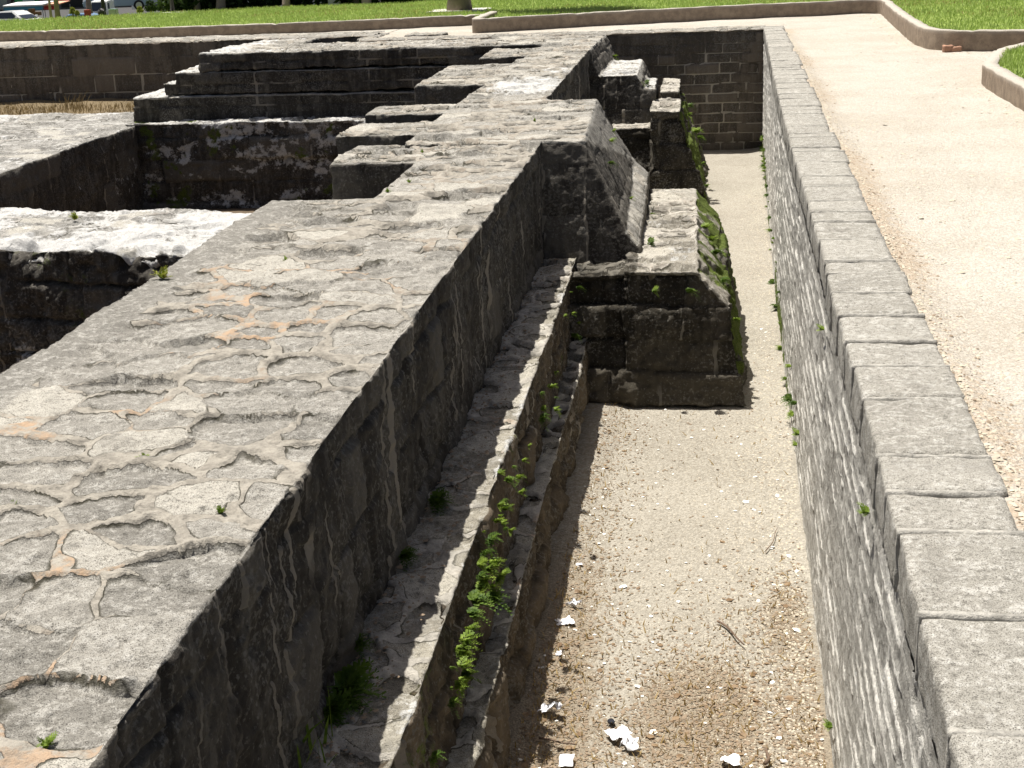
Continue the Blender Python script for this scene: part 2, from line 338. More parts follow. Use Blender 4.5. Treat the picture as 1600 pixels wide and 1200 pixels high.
# kerbs
def kerb_mat():
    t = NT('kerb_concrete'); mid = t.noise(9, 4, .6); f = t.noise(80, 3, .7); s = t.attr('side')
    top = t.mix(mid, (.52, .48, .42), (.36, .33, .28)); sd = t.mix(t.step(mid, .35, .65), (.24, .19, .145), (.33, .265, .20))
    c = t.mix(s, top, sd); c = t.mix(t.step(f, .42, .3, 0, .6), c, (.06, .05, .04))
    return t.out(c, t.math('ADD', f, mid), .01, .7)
MAT['kerb'] = kerb_mat()
def kerb(pts, h, wdt, cuts=(), z0=-.08):
    P = [np.array(p, float) for p in pts]; L = [0]
    out = []
    for a, b in zip(P[:-1], P[1:]):
        n = max(2, int(np.linalg.norm(b-a)/.08)); out += [a+(b-a)*k/n for k in range(n)]
    out.append(P[-1]); out = np.array(out)
    for _ in range(8): out[1:-1] = out[1:-1]*.5+.25*(out[:-2]+out[2:])
    T = np.gradient(out, axis=0); T /= np.linalg.norm(T, axis=1, keepdims=True); Nn = np.stack([-T[:, 1], T[:, 0]], 1)
    s = np.concatenate([[0], np.cumsum(np.linalg.norm(np.diff(out, axis=0), axis=1))])
    prof = [(0, 0, 1), (0, .4, 1), (0, .8, 1), (.01, .94, .6), (.03, 1, 0), (.5, 1.0, 0), (.95, 1, 0), (1, .9, 1), (1, 0, 1)]
    V = []; A = []
    for (p, nn, q) in zip(out, Nn, s):
        g = .022*min(1, max(0, 1-min([abs(q-c) for c in cuts], default=9)/.06))+.012*min(1, max(0, 1-abs((q+.4) % 1.9-.95)/.05))
        for a, z, sd in prof:
            o_ = a*wdt+(g if a < .5 else -g*.2); V.append((p[0]+nn[0]*o_, p[1]+nn[1]*o_, z0+(h-z0-(g if z > .85 else 0))*z)); A.append(sd)
    V = np.array(V); k = len(prof); n = len(out)
    V += np.stack([fbm(V, 7, 3, 4), fbm(V, 7, 3, 8), .7*fbm(V, 5, 3, 9)], 1)*.016
    Q = grid(n, k); caps = [tuple(range(k-1, -1, -1)), tuple((n-1)*k+i for i in range(k))]
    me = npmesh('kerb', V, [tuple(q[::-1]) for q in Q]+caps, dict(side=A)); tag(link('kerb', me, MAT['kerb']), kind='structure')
kerb([(-60, 26.35), (-20, 26.45), (-14.56, 26.6), (-11.65, 26.38), (-9.1, 26.4), (-6.62, 26.74), (-5.0, 27.15), (-4.72, 27.3)], .145, .15, (46.5, 51.3, 55.0))
kerb([(-4.62, 27.2), (-4.62, 25.05), (-4.5, 24.97), (-2.6, 25.72), (-.5, 26.44), (2.4, 27.02), (2.71, 27.0), (2.6, 24), (2.56, 22.2), (2.54, 20.3), (2.60, 19.6), (2.85, 19.25), (3.73, 19.0), (9, 18.05), (40, 13.9)], .20, .15, (4.1, 15.0))
kerb([(8, 18.0), (4.2, 19.05), (3.0, 17.0), (2.60, 15.4), (2.62, 13.1), (2.62, 8), (2.62, -6)], .15, .15, (7.0,))
# ================================================================ RETAINING WALL (right)
def xface(y): return .482+.035*((y-11)/12)**2*(y > 11)+.02*np.sin(y*.35)*.4
rw = root('retaining_wall', (.5, 2, FLOOR), 'long straight grey stone retaining wall with coping beside the sandy path', 'wall')
RL = np.array((.5, 2, FLOOR))
yy = [1.2]
while yy[-1] < 24.0: yy.append(yy[-1]+.012*max(1, (yy[-1]/4.5)))
yy = np.array(yy); zz = np.arange(FLOOR-.06, -.175, .0125)
A, B = np.meshgrid(yy, zz, indexing='ij'); P = np.stack([np.zeros(A.size), A.ravel(), B.ravel()], 1)
wob = fbm(P*[1, .35, 1], 2.2, 3, 12); fl_ = fbm(P*[1, .5, 1], 6, 3, 14)
dv, du, bi = bricks(P[:, 1]+.05*wob, P[:, 2]+.004*fbm(P*[1, .5, 1], 2.0, 3, 19)+7, .30, .112, 6)
ridge = (1-sst(.004, .019, dv+.0035*fl_)); vj = (1-sst(.004, .022, du))
lost = sst(.12, .34, fbm(P*[1, .45, 1], 2.8, 3, 27))
ridge = np.maximum(ridge, vj*.8)*(1-.45*lost)*(.25+.75*sst(-.3, .12, fbm(P*[1, .55, 1], 8, 3, 63)))
h = .005*ridge-.005*(1-ridge)*(.4+.6*sst(-.3, .4, fbm(P*[1, .3, 1], 7, 3, 23)))+.004*(bi-.5)+.0025*fbm(P*[1, .6, 1], 18, 3, 29)+.0045*fbm(P, 32, 2, 65)+.004*(bi-.5)+.002*fbm(P*[1, .2, 1], 40, 3, 34)-.006*vj*(1-ridge)+.001*fbm(P, 1.3, 2, 3)
P2 = P.copy(); P2[:, 0] = xface(P[:, 1])-h
mossw = (1-sst(-1.95, -1.45, P[:, 2]))*sst(8.5, 12, P[:, 1])*sst(-.25, .25, fbm(P, 1.1, 3, 9))*.85
at = dict(sid=.5*bi+.5*sst(-.5, .5, fbm(P*[1, .12, 1], 20, 3, 38)), mort=ridge, side=np.ones(len(P)), warm=np.zeros(len(P)), white=.28+.2*fbm(P*[1, .5, 2], 3, 3, 6), moss=mossw)
link('wall_face', npmesh('wall_face', P2-RL, grid(len(yy), len(zz))[:, ::-1], at), MAT['retain'], rw)
bx = bmesh.new()
vs_ = [bx.verts.new(Vector(p)-Vector(RL)) for p in box(.56, .80, 1.25, 23.9, FLOOR-.2, -.2)[0]]; bmesh.ops.convex_hull(bx, input=vs_)
me = bpy.data.meshes.new('core'); bx.to_mesh(me); bx.free(); link('wall_core', me, MAT['retain'], rw)
def rbox(x0, x1, y0, y1, z0, z1, r, g):
    """rounded box on a fine grid"""
    nx, ny, nz = [max(2, int((b-a)/g)+1) for a, b in ((x0, x1), (y0, y1), (z0, z1))]
    lx, ly, lz = np.linspace(x0, x1, nx), np.linspace(y0, y1, ny), np.linspace(z0, z1, nz)
    V = []; Q = []; o = 0
    def add(a, b, f, flip):
        nonlocal o
        Aa, Bb = np.meshgrid(a, b, indexing='ij'); p = np.stack(f(Aa.ravel(), Bb.ravel()), 1); V.append(p)
        q = grid(len(a), len(b))+o; Q.append(q[:, ::-1] if flip else q); o += len(p)
    one = lambda A_, v: np.full(A_.shape, v)
    add(lx, ly, lambda a, b: (a, b, one(a, z1)), False); add(lx, ly, lambda a, b: (a, b, one(a, z0)), True)
    add(ly, lz, lambda a, b: (one(a, x1), a, b), False); add(ly, lz, lambda a, b: (one(a, x0), a, b), True)
    add(lx, lz, lambda a, b: (a, one(a, y0), b), False); add(lx, lz, lambda a, b: (a, one(a, y1), b), True)
    V = np.concatenate(V); Q = np.concatenate(Q)
    lo = np.array([x0, y0, z0])+r; hi = np.array([x1, y1, z1])-r; C = np.clip(V, lo, hi); D = V-C
    n = np.linalg.norm(D, axis=1, keepdims=True); N = D/np.maximum(n, 1e-9); V = C+N*r
    key = np.round(V*1e5).astype(np.int64); _, idx, inv = np.unique(key, axis=0, return_index=True, return_inverse=True)
    return V[idx], inv.ravel()[Q], N[idx]
joints = [1.75, 2.25, 2.73, 3.28, 3.79, 4.08, 4.39, 4.97, 5.37, 5.72, 6.12, 6.52, 6.9]
random.seed(3)
while joints[-1] < 23.6: joints.append(joints[-1]+random.choice([.22, .28, .34, .40, .50, .58])*(1 if joints[-1] < 20 else 1.1))
jV = []; jQ = []; jo = 0
for k, (a, b) in enumerate(zip(joints[:-1], joints[1:])):
    ym = (a+b)/2; dx = random.uniform(-.012, .012); dz = random.uniform(-.010, .006)
    if 6.9 <= a < 9.5: dx += .02
    x0 = float(xface(ym))-.004+.3*dx; x1 = .845+random.uniform(-.02, .025); g = .02 if ym < 7 else .035
    v, q, n = rbox(x0, x1, a+.008, b-.008, -.205, dz*.7, .015, g)
    ed = 1-np.max(np.abs(n), axis=1); hh = .006*fbm(v, 22, 3, 2)+.010*fbm(v, 5, 3, 5)-.006*np.abs(fbm(v, 9, 2, 77))-.05*ed*np.clip(fbm(v, 7, 3, 79), 0, 1)
    v = v+n*hh[:, None]
    at = dict(sid=np.clip(np.full(len(v), .02+.72*random.random())+.25*fbm(v, 6, 2, 3), 0, .78), mort=np.zeros(len(v)), side=.42*(1-sst(.2, .7, n[:, 2])), warm=np.zeros(len(v)), white=.12+.25*fbm(v, 4, 3, 9), moss=np.zeros(len(v)))
    link('coping_stone', npmesh('coping_stone', v-RL, q, at), MAT['retain'], rw)
    v, q, n = rbox(x0-.004, x1, b-.014, b+.014, -.2, .003, .012, .014 if ym < 7 else .03)
    v = v+n*(.005*fbm(v, 30, 2, 4))[:, None]; jV.append(v); jQ.append(q+jo); jo += len(v)
v = np.concatenate(jV); z = np.zeros(len(v))
link('joint_mortar', npmesh('joint_mortar', v-RL, np.concatenate(jQ), dict(sid=z+.7, mort=z+1, side=z, warm=z, white=z+.1, moss=z)), MAT['retain'], rw)
# ================================================================ END WALL, FAR WALL
def patch_wall(name, xs, zs, yfun, parent, loc, mat, depth, bl, ch, seed, white=0., topz=0.):
    """wall seen on its -Y face, with a rubble top"""
    A, B = np.meshgrid(xs, zs, indexing='ij'); P = np.stack([A.ravel(), np.zeros(A.size), B.ravel()], 1)
    wv = fbm(P, 2, 3, seed); dv, du, bi = bricks(P[:, 0]+.03*wv, P[:, 2]+.02*fbm(P, 2.5, 3, seed+3)+7, bl, ch, seed)
    low = sst(-.25, .35, .3*fbm(P, 1.3, 2, seed+5)+(-.35-P[:, 2]))*.8+.25*sst(0, .4, fbm(P, 1.5, 3, seed+8))
    j = np.maximum(1-sst(.006, .018, dv+.004*fbm(P, 20, 2, 4)), 1-sst(.006, .018, du+.004*fbm(P, 20, 2, 7)))
    h = -.014*j+.022*(bi-.5)+.016*fbm(P, 7, 4, seed+9)
    P2 = P.copy(); P2[:, 1] = yfun(P[:, 0])-h
    n1 = len(P2)
    at1 = dict(sid=bi, mort=j*low, side=np.ones(n1), warm=np.zeros(n1), white=white+np.zeros(n1), moss=(1-sst(-1.95, -1.5, P[:, 2]))*.45*sst(-.2, .3, fbm(P, 2, 3, 5)))
    ts = np.linspace(-.012, depth, 14); A, B = np.meshgrid(xs, ts, indexing='ij'); T = np.stack([A.ravel(), B.ravel(), np.zeros(A.size)], 1)
    T[:, 1] += yfun(A.ravel()); hh, mo, si = top_field(T); edge = 1-sst(0, .05, B.ravel())
    T[:, 2] = topz+hh*.5-.035*edge+.012*fbm(T, 3, 3, 3)
    n2 = len(T); at2 = dict(sid=si, mort=mo, side=edge*.8, warm=np.zeros(n2), white=np.full(n2, white+.1)+.3*fbm(T, 1.5, 3, 4), moss=np.zeros(n2))
    V = np.concatenate([P2, T]); Q = np.concatenate([grid(len(xs), len(zs)), grid(len(xs), len(ts))+n1])
    at = {k: np.concatenate([at1[k], at2[k]]) for k in at1}
    return link(name, npmesh(name, V-np.asarray(loc), Q, at), mat, parent)
L0 = (-.8, 23.8, FLOOR)
ew = root('end_wall', L0, 'dark coursed block wall closing the far end of the trench', 'wall')
xs = np.arange(-6.3, .58, .026)
patch_wall('wall_face', xs, np.arange(FLOOR-.05, -.03, .022), lambda x: 23.72+.02*x, ew, L0, MAT['end'], .42, .40, .165, 3)
L1 = (-11, 25, -1.25)
fw_ = root('far_wall', L1, 'dark retaining wall behind the dry grass, below the kerb at the left', 'wall')
patch_wall('wall_face', np.arange(-24, -6.35, .03), np.arange(-1.45, -.03, .025), lambda x: 24.92+.02*np.sin(x), fw_, L1, MAT['end'], .85, .55, .32, 8, white=.05)
v, q, n = vox([box(-6.5, -6.2, 24.15, 25.5, -1.5, -.02)], .03); dress(v, n, q, 'wall_return', MAT['end'], fw_, L1, shear=False)
v, q, n = vox([box(-5.6, -4.9, 23.95, 24.5, -.4, .03)], .03); dress(v, n, q, 'loose_slab', MAT['ruin'], fw_, L1, shear=False)
# ================================================================ MAIN WALL
ML = np.array((-2.2, 6, FLOOR))
mw = root('main_wall', ML, 'thick ruined rubble wall running the length of the trench, with raised mortar on top', 'wall')
def band_main(X): return (1-sst(-2.80, -2.66, X[:, 0]+.05*fbm(X, 3, 3, 3)))*(X[:, 1] < 9.2)
def wh_main(X, N):
    w = np.exp(-((X[:, 0]+1.95)/.45)**2-((X[:, 1]-15.9)/.9)**2)*1.0+np.exp(-((X[:, 0]+1.75)/.3)**2-((X[:, 1]-17.6)/.5)**2)*.6
    return (w*sst(.5, .8, N[:, 2])+.16*sst(.5, .8, N[:, 2])*(.5+fbm(X, 1.7, 3, 12)))
def streak(X):
    s = vn(X*[0, 1, 0], 7.5, 3); w = (1-sst(.0, .10, np.abs(vn(X*[0, 1, .12]+.02*fbm(X, 5, 2, 3)[:, None], 4.2, 8))))*sst(.05, .3, s)
    return w*sst(-.75, -.25, X[:, 2]+.35*vn(X*[0, 1, 0], 3, 2))*.9
m_ = vox([box(-2.94, -1.32, 1.6, 4.1, -1.02, 0)], .0085, 4)
n_ = vox([box(-2.94, -1.32, 4.0, 7.2, -1.02, 0)], .0125, 3)
f_ = vox([box(-2.94, -1.32, 7.0, 9.06, -1.3, 0), box(-2.20, -1.32, 9, 11.6, -1.3, 0), box(-2.52, -1.32, 11.5, 14.5, -1.3, 0), box(-2.52, -1.60, 14.4, 19.2, -1.3, 0), box(-2.44, -1.60, 19, 23.1, -1.3, 0)], .022, 2)
cut = lambda a, lo, hi: (a[0], a[1][(a[0][a[1]].mean(1)[:, 1] > lo) & (a[0][a[1]].mean(1)[:, 1] < hi)], a[2])
m_ = cut(m_, 0, 4.06); n_ = cut(n_, 4.045, 7.12)
f_ = cut(f_, 7.09, 99)
V, Q, N = join([m_, n_, f_]); dress(V, N, Q, 'wall_body', MAT['ruin'], mw, ML, band=band_main, white=wh_main, mortside=streak)
v, q, n = vox([box(-2.90, -1.36, 1.65, 23, -2.6, -.96)], .05, 1); dress(v, n, q, 'foundation', MAT['ruin'], mw, ML, tops=False)
for (xl, xr, y0, y1, zt, zb) in [(-2.93, -2.12, 10.62, 11.56, -.008, -2.5), (-3.37, -2.42, 12.48, 13.35, -.06, -1.6), (-3.36, -2.42, 13.62, 14.32, -.008, -1.6), (-3.36, -2.42, 16.2, 18.7, -.008, -1.6), (-3.14, -2.36, 19.75, 21.2, -.008, -1.6)]:
    v, q, n = vox([box(xl, xr, y0, y1, zb, zt)], .02, 3); dress(v, n, q, 'pilaster', MAT['ruin'], mw, ML, side=(.4, .5), topamp=.9, amp=1.2)
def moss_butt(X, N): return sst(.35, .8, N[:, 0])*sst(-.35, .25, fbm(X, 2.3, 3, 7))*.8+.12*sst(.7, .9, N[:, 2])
def wh_butt(X, N): return sst(.6, .9, N[:, 2])*(.25+.45*fbm(X, 1.8, 3, 17))
# near buttress: sloping upper part, with a lip, and a battered footing
def hull(*pts): return (list(pts),)
def pr4(front, back, z):  # one level of a hull: four (x, y) corners
    return [(x, y, z) for x, y in front+back]
U1 = [hull(*[(x, y, z) for x, y, z in [(-1.7, 11.47, 0), (-.97, 11.5, 0), (-1.07, 14.4, 0), (-1.7, 14.4, 0), (-1.7, 11.3, -.78), (-.60, 11.3, -.78), (-.66, 14.4, -.66), (-1.7, 14.4, -.66)]]),
      hull(*[(x, y, z) for x, y, z in [(-1.7, 11.3, -.76), (-.60, 11.3, -.76), (-.5, 11.3, -.86), (-.53, 14.3, -.74), (-.66, 14.35, -.64), (-1.7, 14.4, -.66), (-1.7, 11.1, -1.7), (-.5, 11.1, -1.7), (-.55, 14.4, -1.7), (-1.7, 14.4, -1.7)]])]
v, q, n = vox(U1, .017, 4); b1, _ = dress(v, n, q, 'buttress', MAT['ruin'], mw, ML, moss=lambda X, N: .9*moss_butt(X, N)*sst(.1, .45, fbm(X, 1.2, 3, 15)), side=(.5, .42), amp=.55, topamp=.6, course=.006, rough=.6, chip=.5)
b1['label'] = 'sloping buttress nearer the camera, with a smooth weathered ramp'
FT1 = [hull((-.62, 10.70, -.92), (-.03, 10.70, -.92), (.24, 10.64, -1.22), (-.06, 14.2, -.90), (.20, 14.2, -1.2), (-.62, 14.2, -.9), (-.62, 10.48, -2.15), (.40, 10.48, -2.15), (.38, 14.2, -2.15), (-.62, 14.2, -2.15)),
       hull((-1.4, 10.80, -1.0), (-.55, 10.76, -.96), (-1.4, 13, -1.0), (-.55, 13, -.96), (-1.4, 10.52, -2.15), (-.55, 10.49, -2.15), (-1.4, 13, -2.15), (-.5, 13, -2.15))]
v, q, n = vox(FT1, .018, 3); f1, _ = dress(v, n, q, 'footing', MAT['footing'], b1, ML, moss=moss_butt, white=wh_butt, side=(.55, .26), amp=1.3, rough=1.4, course=.07, chip=1.6, dark_mask=lambda X: sst(-.46, -.56, X[:, 0]+.06*fbm(X, 5, 3, 3)))  # left part of the footing top also takes the dark side colour
U2 = [hull((-1.7, 20.4, 0), (-1.60, 20.42, 0), (-1.54, 23.1, 0), (-1.7, 23.1, 0), (-1.7, 20.3, -.4), (-1.43, 20.3, -.4), (-1.36, 23.1, -.4), (-1.7, 23.1, -.4)),
      hull((-1.7, 20.35, -.37), (-.93, 20.35, -.37), (-.84, 20.33, -.48), (-.80, 20.3, -.66), (-.93, 22.6, -.37), (-.80, 22.6, -.6), (-1.7, 22.6, -.37), (-1.7, 20.05, -1.7), (-.8, 20.05, -1.7), (-.8, 22.6, -1.7), (-1.7, 22.6, -1.7)),
      hull((-.9, 20.3, -.57), (-.66, 20.3, -.57), (-.66, 21.6, -.55), (-.9, 21.6, -.55), (-.9, 20.1, -1.5), (-.62, 20.1, -1.5), (-.62, 21.6, -1.5), (-.9, 21.6, -1.5))]
v, q, n = vox(U2, .022, 3); b2, _ = dress(v, n, q, 'buttress', MAT['ruin'], mw, ML, moss=lambda X, N: .7*moss_butt(X, N)*sst(.0, .4, fbm(X, 1.2, 3, 15)), white=lambda X, N: sst(.6, .9, N[:, 2])*(X[:, 0] > -1.5)*.6, amp=.9, topamp=.7)
b2['label'] = 'stepped buttress farther along, close to the end wall'
FT2 = [hull((-.70, 19.1, -.74), (-.28, 19.1, -.74), (-.28, 20.4, -.74), (-.7, 20.4, -.74), (-.70, 18.85, -2.15), (.17, 18.85, -2.15), (.15, 22.3, -2.15), (-.7, 22.3, -2.15)),
       hull((-.6, 20.42, -.63), (-.31, 20.42, -.63), (-.31, 22, -.6), (-.6, 22, -.6), (-.6, 20.3, -1.6), (-.05, 20.3, -1.6), (-.05, 22, -1.6), (-.6, 22, -1.6)),
       hull((-1.6, 19.75, -1.05), (-.6, 19.72, -1.05), (-1.6, 21, -1.05), (-.6, 21, -1.05), (-1.6, 19.5, -2.15), (-.6, 19.4, -2.15), (-1.6, 21, -2.15), (-.6, 21, -2.15))]
v, q, n = vox(FT2, .024, 2); f2, _ = dress(v, n, q, 'footing', MAT['footing'], b2, ML, moss=lambda X, N: 1.15*moss_butt(X, N), side=(.6, .34), amp=1.3, rough=1.4, course=.09, chip=1.8)
# stepped plinth along the foot of the wall
def wh_pl(X, N): return np.clip(.30+.75*fbm(X, 2.5, 3, 12), 0, 1)*(sst(-1.12, -1.0, X[:, 0])*.9+.25)*sst(-.1, .6, N[:, 2])*(X[:, 2] > -1.15)
v, q, n = vox([hull((-1.40, 1.0, -.94), (-1.005, 1.0, -.94), (-1.40, 11.42, -.94), (-1.025, 11.42, -.94), (-1.40, 1.0, -2.1), (-.99, 1.0, -2.1), (-1.40, 11.42, -2.1), (-1.0, 11.42, -2.1))], .0135, 3)
dress(v, n, q, 'plinth_step', MAT['plinth'], mw, ML, white=wh_pl, side=(.33, .3), amp=1.3, rough=1.6, topamp=1.0, chip=1.5, course=.03, moss=lambda X, N: .45*sst(.4, .8, N[:, 0])*sst(.1, .4, fbm(X, 1.6, 3, 5)))
v, q, n = vox([box(-1.12, -.89, 1.0, 11.2, -2.15, -1.47)], .0145, 3)
dress(v, n, q, 'plinth_step', MAT['plinth'], mw, ML, white=lambda X, N: .3*sst(.3, .9, N[:, 2])*(.6+fbm(X, 3, 3, 2)), side=(.33, .3), amp=1.6, rough=2., topamp=1.2, chip=1.8, course=.04)
# ================================================================ CROSS WALL AND THE RUINS ON THE LEFT
CL = np.array((-6, 22, -1.06))
cw = root('cross_wall', CL, 'dark cross wall with stepped left end, joining the thick main wall', 'wall')
def wh_cross(X, N): return sst(.6, .9, N[:, 2])*(.25+.5*sst(-7.2, -8.2, X[:, 0])+.4*fbm(X, 1.6, 3, 12))
for name, shp in (('course_block', box(-8.5, -2.86, 21.75, 23.25, -.295, -.006)), ('course_block', box(-8.95, -2.86, 21.74, 23.3, -.675, -.30)), ('course_block', box(-9.72, -2.86, 21.72, 23.3, -1.3, -.68)),
                  ('loose_block', box(-9.2, -8.93, 21.85, 22.4, -.69, -.48)), ('wall_top', box(-8.45, -7.35, 23.2, 24.95, -1.2, -.03))):
    v, q, n = vox([shp], .026, 2); dress(v, n, q, name, MAT['ruin'], cw, CL, white=wh_cross, side=(.62, .34), shear=False, sidej=1., course=.02, amp=1.5, rough=1.5)
def wh_pit(X, N): return np.clip(.30+.75*fbm(X*[1, 1, 2.2], 2.1, 4, 12)+.18*sst(.1, -.2, fbm(X*[1, 1, 3], 2.6, 2, 9)), 0, .56)
def wh_top(X, N): return sst(.4, .85, N[:, 2])*(.60+.8*fbm(X, 1.4, 4, 8))+(1-sst(.3, .6, N[:, 2]))*np.clip(.36+.9*fbm(X, 1.9, 4, 12), 0, .6)
def moss_pit(X, N): return .56*sst(-.05, .35, fbm(X, 4.5, 4, 25))*sst(-.3, .1, fbm(X, 1.1, 2, 26))+.3*sst(-1.35, -1.1, X[:, 2])*sst(0, .2, fbm(X, 2, 3, 2))
PL = np.array((-6.4, 21.5, -2.45))
pw = root('pit_wall', PL, 'low mossy wall with lime patches at the back of the dark pit', 'wall')
v, q, n = vox([box(-9.7, -3.0, 21.3, 22, -2.6, -1.06)], .028, 2); dress(v, n, q, 'wall_body', MAT['pale'], pw, PL, white=wh_pit, moss=moss_pit, side=(.7, .35), course=.05, amp=1.6, rough=2., shear=False)
QL = np.array((-12, 19, -2.45))
pf = root('stone_platform', QL, 'broad low flat-topped stone platform at the left edge', 'platform')
v, q, n = vox([box(-18, -9.5, 13.4, 23.15, -2.6, -1.08)], .04, 2); dress(v, n, q, 'platform_body', MAT['pale'], pf, QL, white=lambda X, N: wh_top(X, N)*.52+.06, side=(.6, .4), amp=1.6, rough=1.8, shear=False, topamp=.6)
WL = np.array((-5, 10.8, -2.45))
ww = root('low_wall', WL, 'low broken wall with bright white lime top, butting against the thick main wall', 'wall')
v, q, n = vox([hull((-8.6, 10.85, -.62), (-2.4, 9.66, -.6), (-2.4, 11.5, -.6), (-8.6, 12.2, -.6), (-8.6, 10.75, -2.6), (-2.4, 9.56, -2.6), (-2.4, 11.6, -2.6), (-8.6, 12.3, -2.6))], .022, 4)
n0 = n.copy(); brk = sst(.75, .1, np.abs(v[:, 1]-(9.2-.19*v[:, 0])))*sst(-.9, -.6, v[:, 2])
v = v+n*((-.16*np.abs(fbm(v, 2.2, 4, 19))-.10*sst(.0, .12, fbm(v, 2.8, 3, 29)))*brk)[:, None]
dress(v, n0, q, 'wall_body', MAT['pale'], ww, WL, white=lambda X, N: wh_top(X, N)*1.0-.8*brk*sst(-.15, .15, fbm(X, 1.9, 4, 3)), moss=lambda X, N: .42*sst(.1, .4, fbm(X, 2.6, 3, 5))*(1-sst(.3, .6, N[:, 2])), side=(.55, .3), amp=2.6, rough=2.4, shear=False, topamp=.6)
sheet('dry_turf', np.arange(-24, -9.3, .06), np.arange(23.0, 25.0, .06), lambda P: -1.12+.05*fbm(P, 2, 4, 3)+.08*sst(24.3, 24.9, P[:, 1]), MAT['dry'])
# ================================================================ PLANTS
def leafmat(name, a, b, rough=.6):
    t = NT(name); k = t.noise(23, 2); c = t.mix(t.step(k, .35, .65), a, b)
    t.b.inputs['Specular IOR Level'].default_value = .25
    tr = t.n('ShaderNodeBsdfTranslucent'); ms = t.n('ShaderNodeMixShader'); ms.inputs[0].default_value = .3
    t.put(t.b.inputs['Base Color'], c); t.b.inputs['Roughness'].default_value = rough; t.put(tr.inputs[0], c)
    o = t.t.nodes['Material Output']; t.t.links.new(t.b.outputs[0], ms.inputs[1]); t.t.links.new(tr.outputs[0], ms.inputs[2]); t.t.links.new(ms.outputs[0], o.inputs[0]); return t.m
MAT['fern'] = leafmat('fern_leaf', (.10, .17, .015), (.23, .32, .04)); MAT['grass'] = leafmat('grass_blade', (.28, .39, .075), (.46, .56, .20)); MAT['drygrass'] = leafmat('dry_grass', (.30, .21, .08), (.42, .31, .14))
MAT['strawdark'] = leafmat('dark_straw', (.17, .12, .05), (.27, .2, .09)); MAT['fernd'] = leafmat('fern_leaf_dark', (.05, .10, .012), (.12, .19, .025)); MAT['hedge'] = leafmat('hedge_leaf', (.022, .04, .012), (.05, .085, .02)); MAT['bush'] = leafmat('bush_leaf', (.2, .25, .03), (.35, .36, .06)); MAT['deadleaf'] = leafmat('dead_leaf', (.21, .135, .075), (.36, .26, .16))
def fern_mesh(seed, n=11, L=.12, out=(1, 0, 0), droop=.6, scat=1.):
    rr = random.Random(seed); V = []; Fc = []
    o = Vector(out).normalized(); up = Vector((0, 0, 1)); sd = o.cross(up).normalized() if abs(o.z) < .9 else Vector((1, 0, 0))
    if abs(o.z) >= .9: up = Vector((0, 1, 0))
    for k in range(n):
        a = rr.uniform(-1.3, 1.3); e = rr.uniform(-.5, 1.0); l = L*rr.uniform(.55, 1.2)
        d = (o*math.cos(a)+sd*math.sin(a)+up*e*.9).normalized(); p = Vector((rr.uniform(-1, 1)*L*.1, rr.uniform(-1, 1)*L*.13, rr.uniform(-1, 1)*L*.13))*scat; w_ = d.cross(Vector((.1, .2, 1))).normalized()
        rp = [p+d*(l*t)-Vector((0, 0, 1))*(droop*l*t*t*.6) for t in (0, .33, .66, 1)]; i = len(V)
        for q in rp: V += [q-w_*.0012, q+w_*.0012]
        Fc += [(i+2*c, i+2*c+1, i+2*c+3, i+2*c+2) for c in range(3)]
        for j in range(7):
            t = j/6; q = p+d*(l*t)-Vector((0, 0, 1))*(droop*l*t*t*.6); ll = l*.34*(1-.75*t)+.004
            for sg in (-1, 1):
                b = (w_*sg+d*.5).normalized()*ll; c = d*ll*.36; i = len(V); lift = Vector((0, 0, rr.uniform(-.2, .3)*ll))
                V += [q-c*.5, q+b*.5-c+lift, q+b+lift, q+b*.5+c+lift]; Fc.append((i, i+1, i+2, i+3))
    return npmesh('fern', [tuple(v) for v in V], Fc, smooth=False)
ferns = [fern_mesh(k, (13, 11, 17, 12, 15, 12)[k], (.11, .08, .12, .07, .10, .13)[k], (1, 0, .25), (.6, .2, .9, .3, .5, 1.)[k]) for k in range(6)]
for k, q in enumerate(ferns): q.materials.append(MAT['fernd' if k in (2, 5) else 'fern'])
def plant(name, me, mat, loc, sc, rz, label, cat, group):
    o = bpy.data.objects.new(name, me); COL.objects.link(o)
    if not me.materials: me.materials.append(mat)
    o.location = loc; o.scale = (sc,)*3; o.rotation_euler = (random.uniform(-.3, .3), 0, rz); return tag(o, label, cat, group)
def xw(x0, y): return x0+SHEAR*y
# ferns on the plinth face: (pixel, x0, size)
FR = [((722, 1020), -.97, 1.9), ((735, 985), -.96, 1.5), ((745, 940), -.96, 1.7), ((758, 905), -.95, 1.9), ((772, 880), -.95, 1.5), ((768, 845), -.97, 1.2), ((790, 795), -.96, 1.2), ((783, 790), -.97, 1.), ((795, 750), -.96, 1.1), ((815, 770), -.93, 1.2), ((812, 745), -.93, 1.), ((848, 655), -.97, 1.2), ((862, 605), -.97, 1.2),
      ((850, 640), -.97, 1.), ((897, 525), -.97, 1.3), ((896, 490), -.97, 1.1), ((718, 1070), -.97, 1.2), ((708, 1100), -.97, .9), ((725, 1040), -.94, 1.2), ((785, 900), -.93, 1.5), ((770, 935), -.93, 1.6), ((820, 720), -.90, 1.), ((870, 640), -.87, .9), ((680, 1185), -.97, .9), ((730, 1000), -.95, 1.6), ((752, 925), -.96, 1.6), ((740, 960), -.93, 1.2), ((765, 890), -.95, 1.6), ((728, 1055), -.96, 1.3), ((760, 865), -.96, 1.), ((778, 815), -.96, 1.), ((800, 830), -.90, .9), ((905, 450), -.97, 1.), ((912, 430), -.97, .8)]
rf = random.Random(9)
FR += [((a[0]+rf.uniform(-14, 10), a[1]+rf.uniform(-26, 26)), b, c*rf.uniform(.4, .75)) for a, b, c in FR]
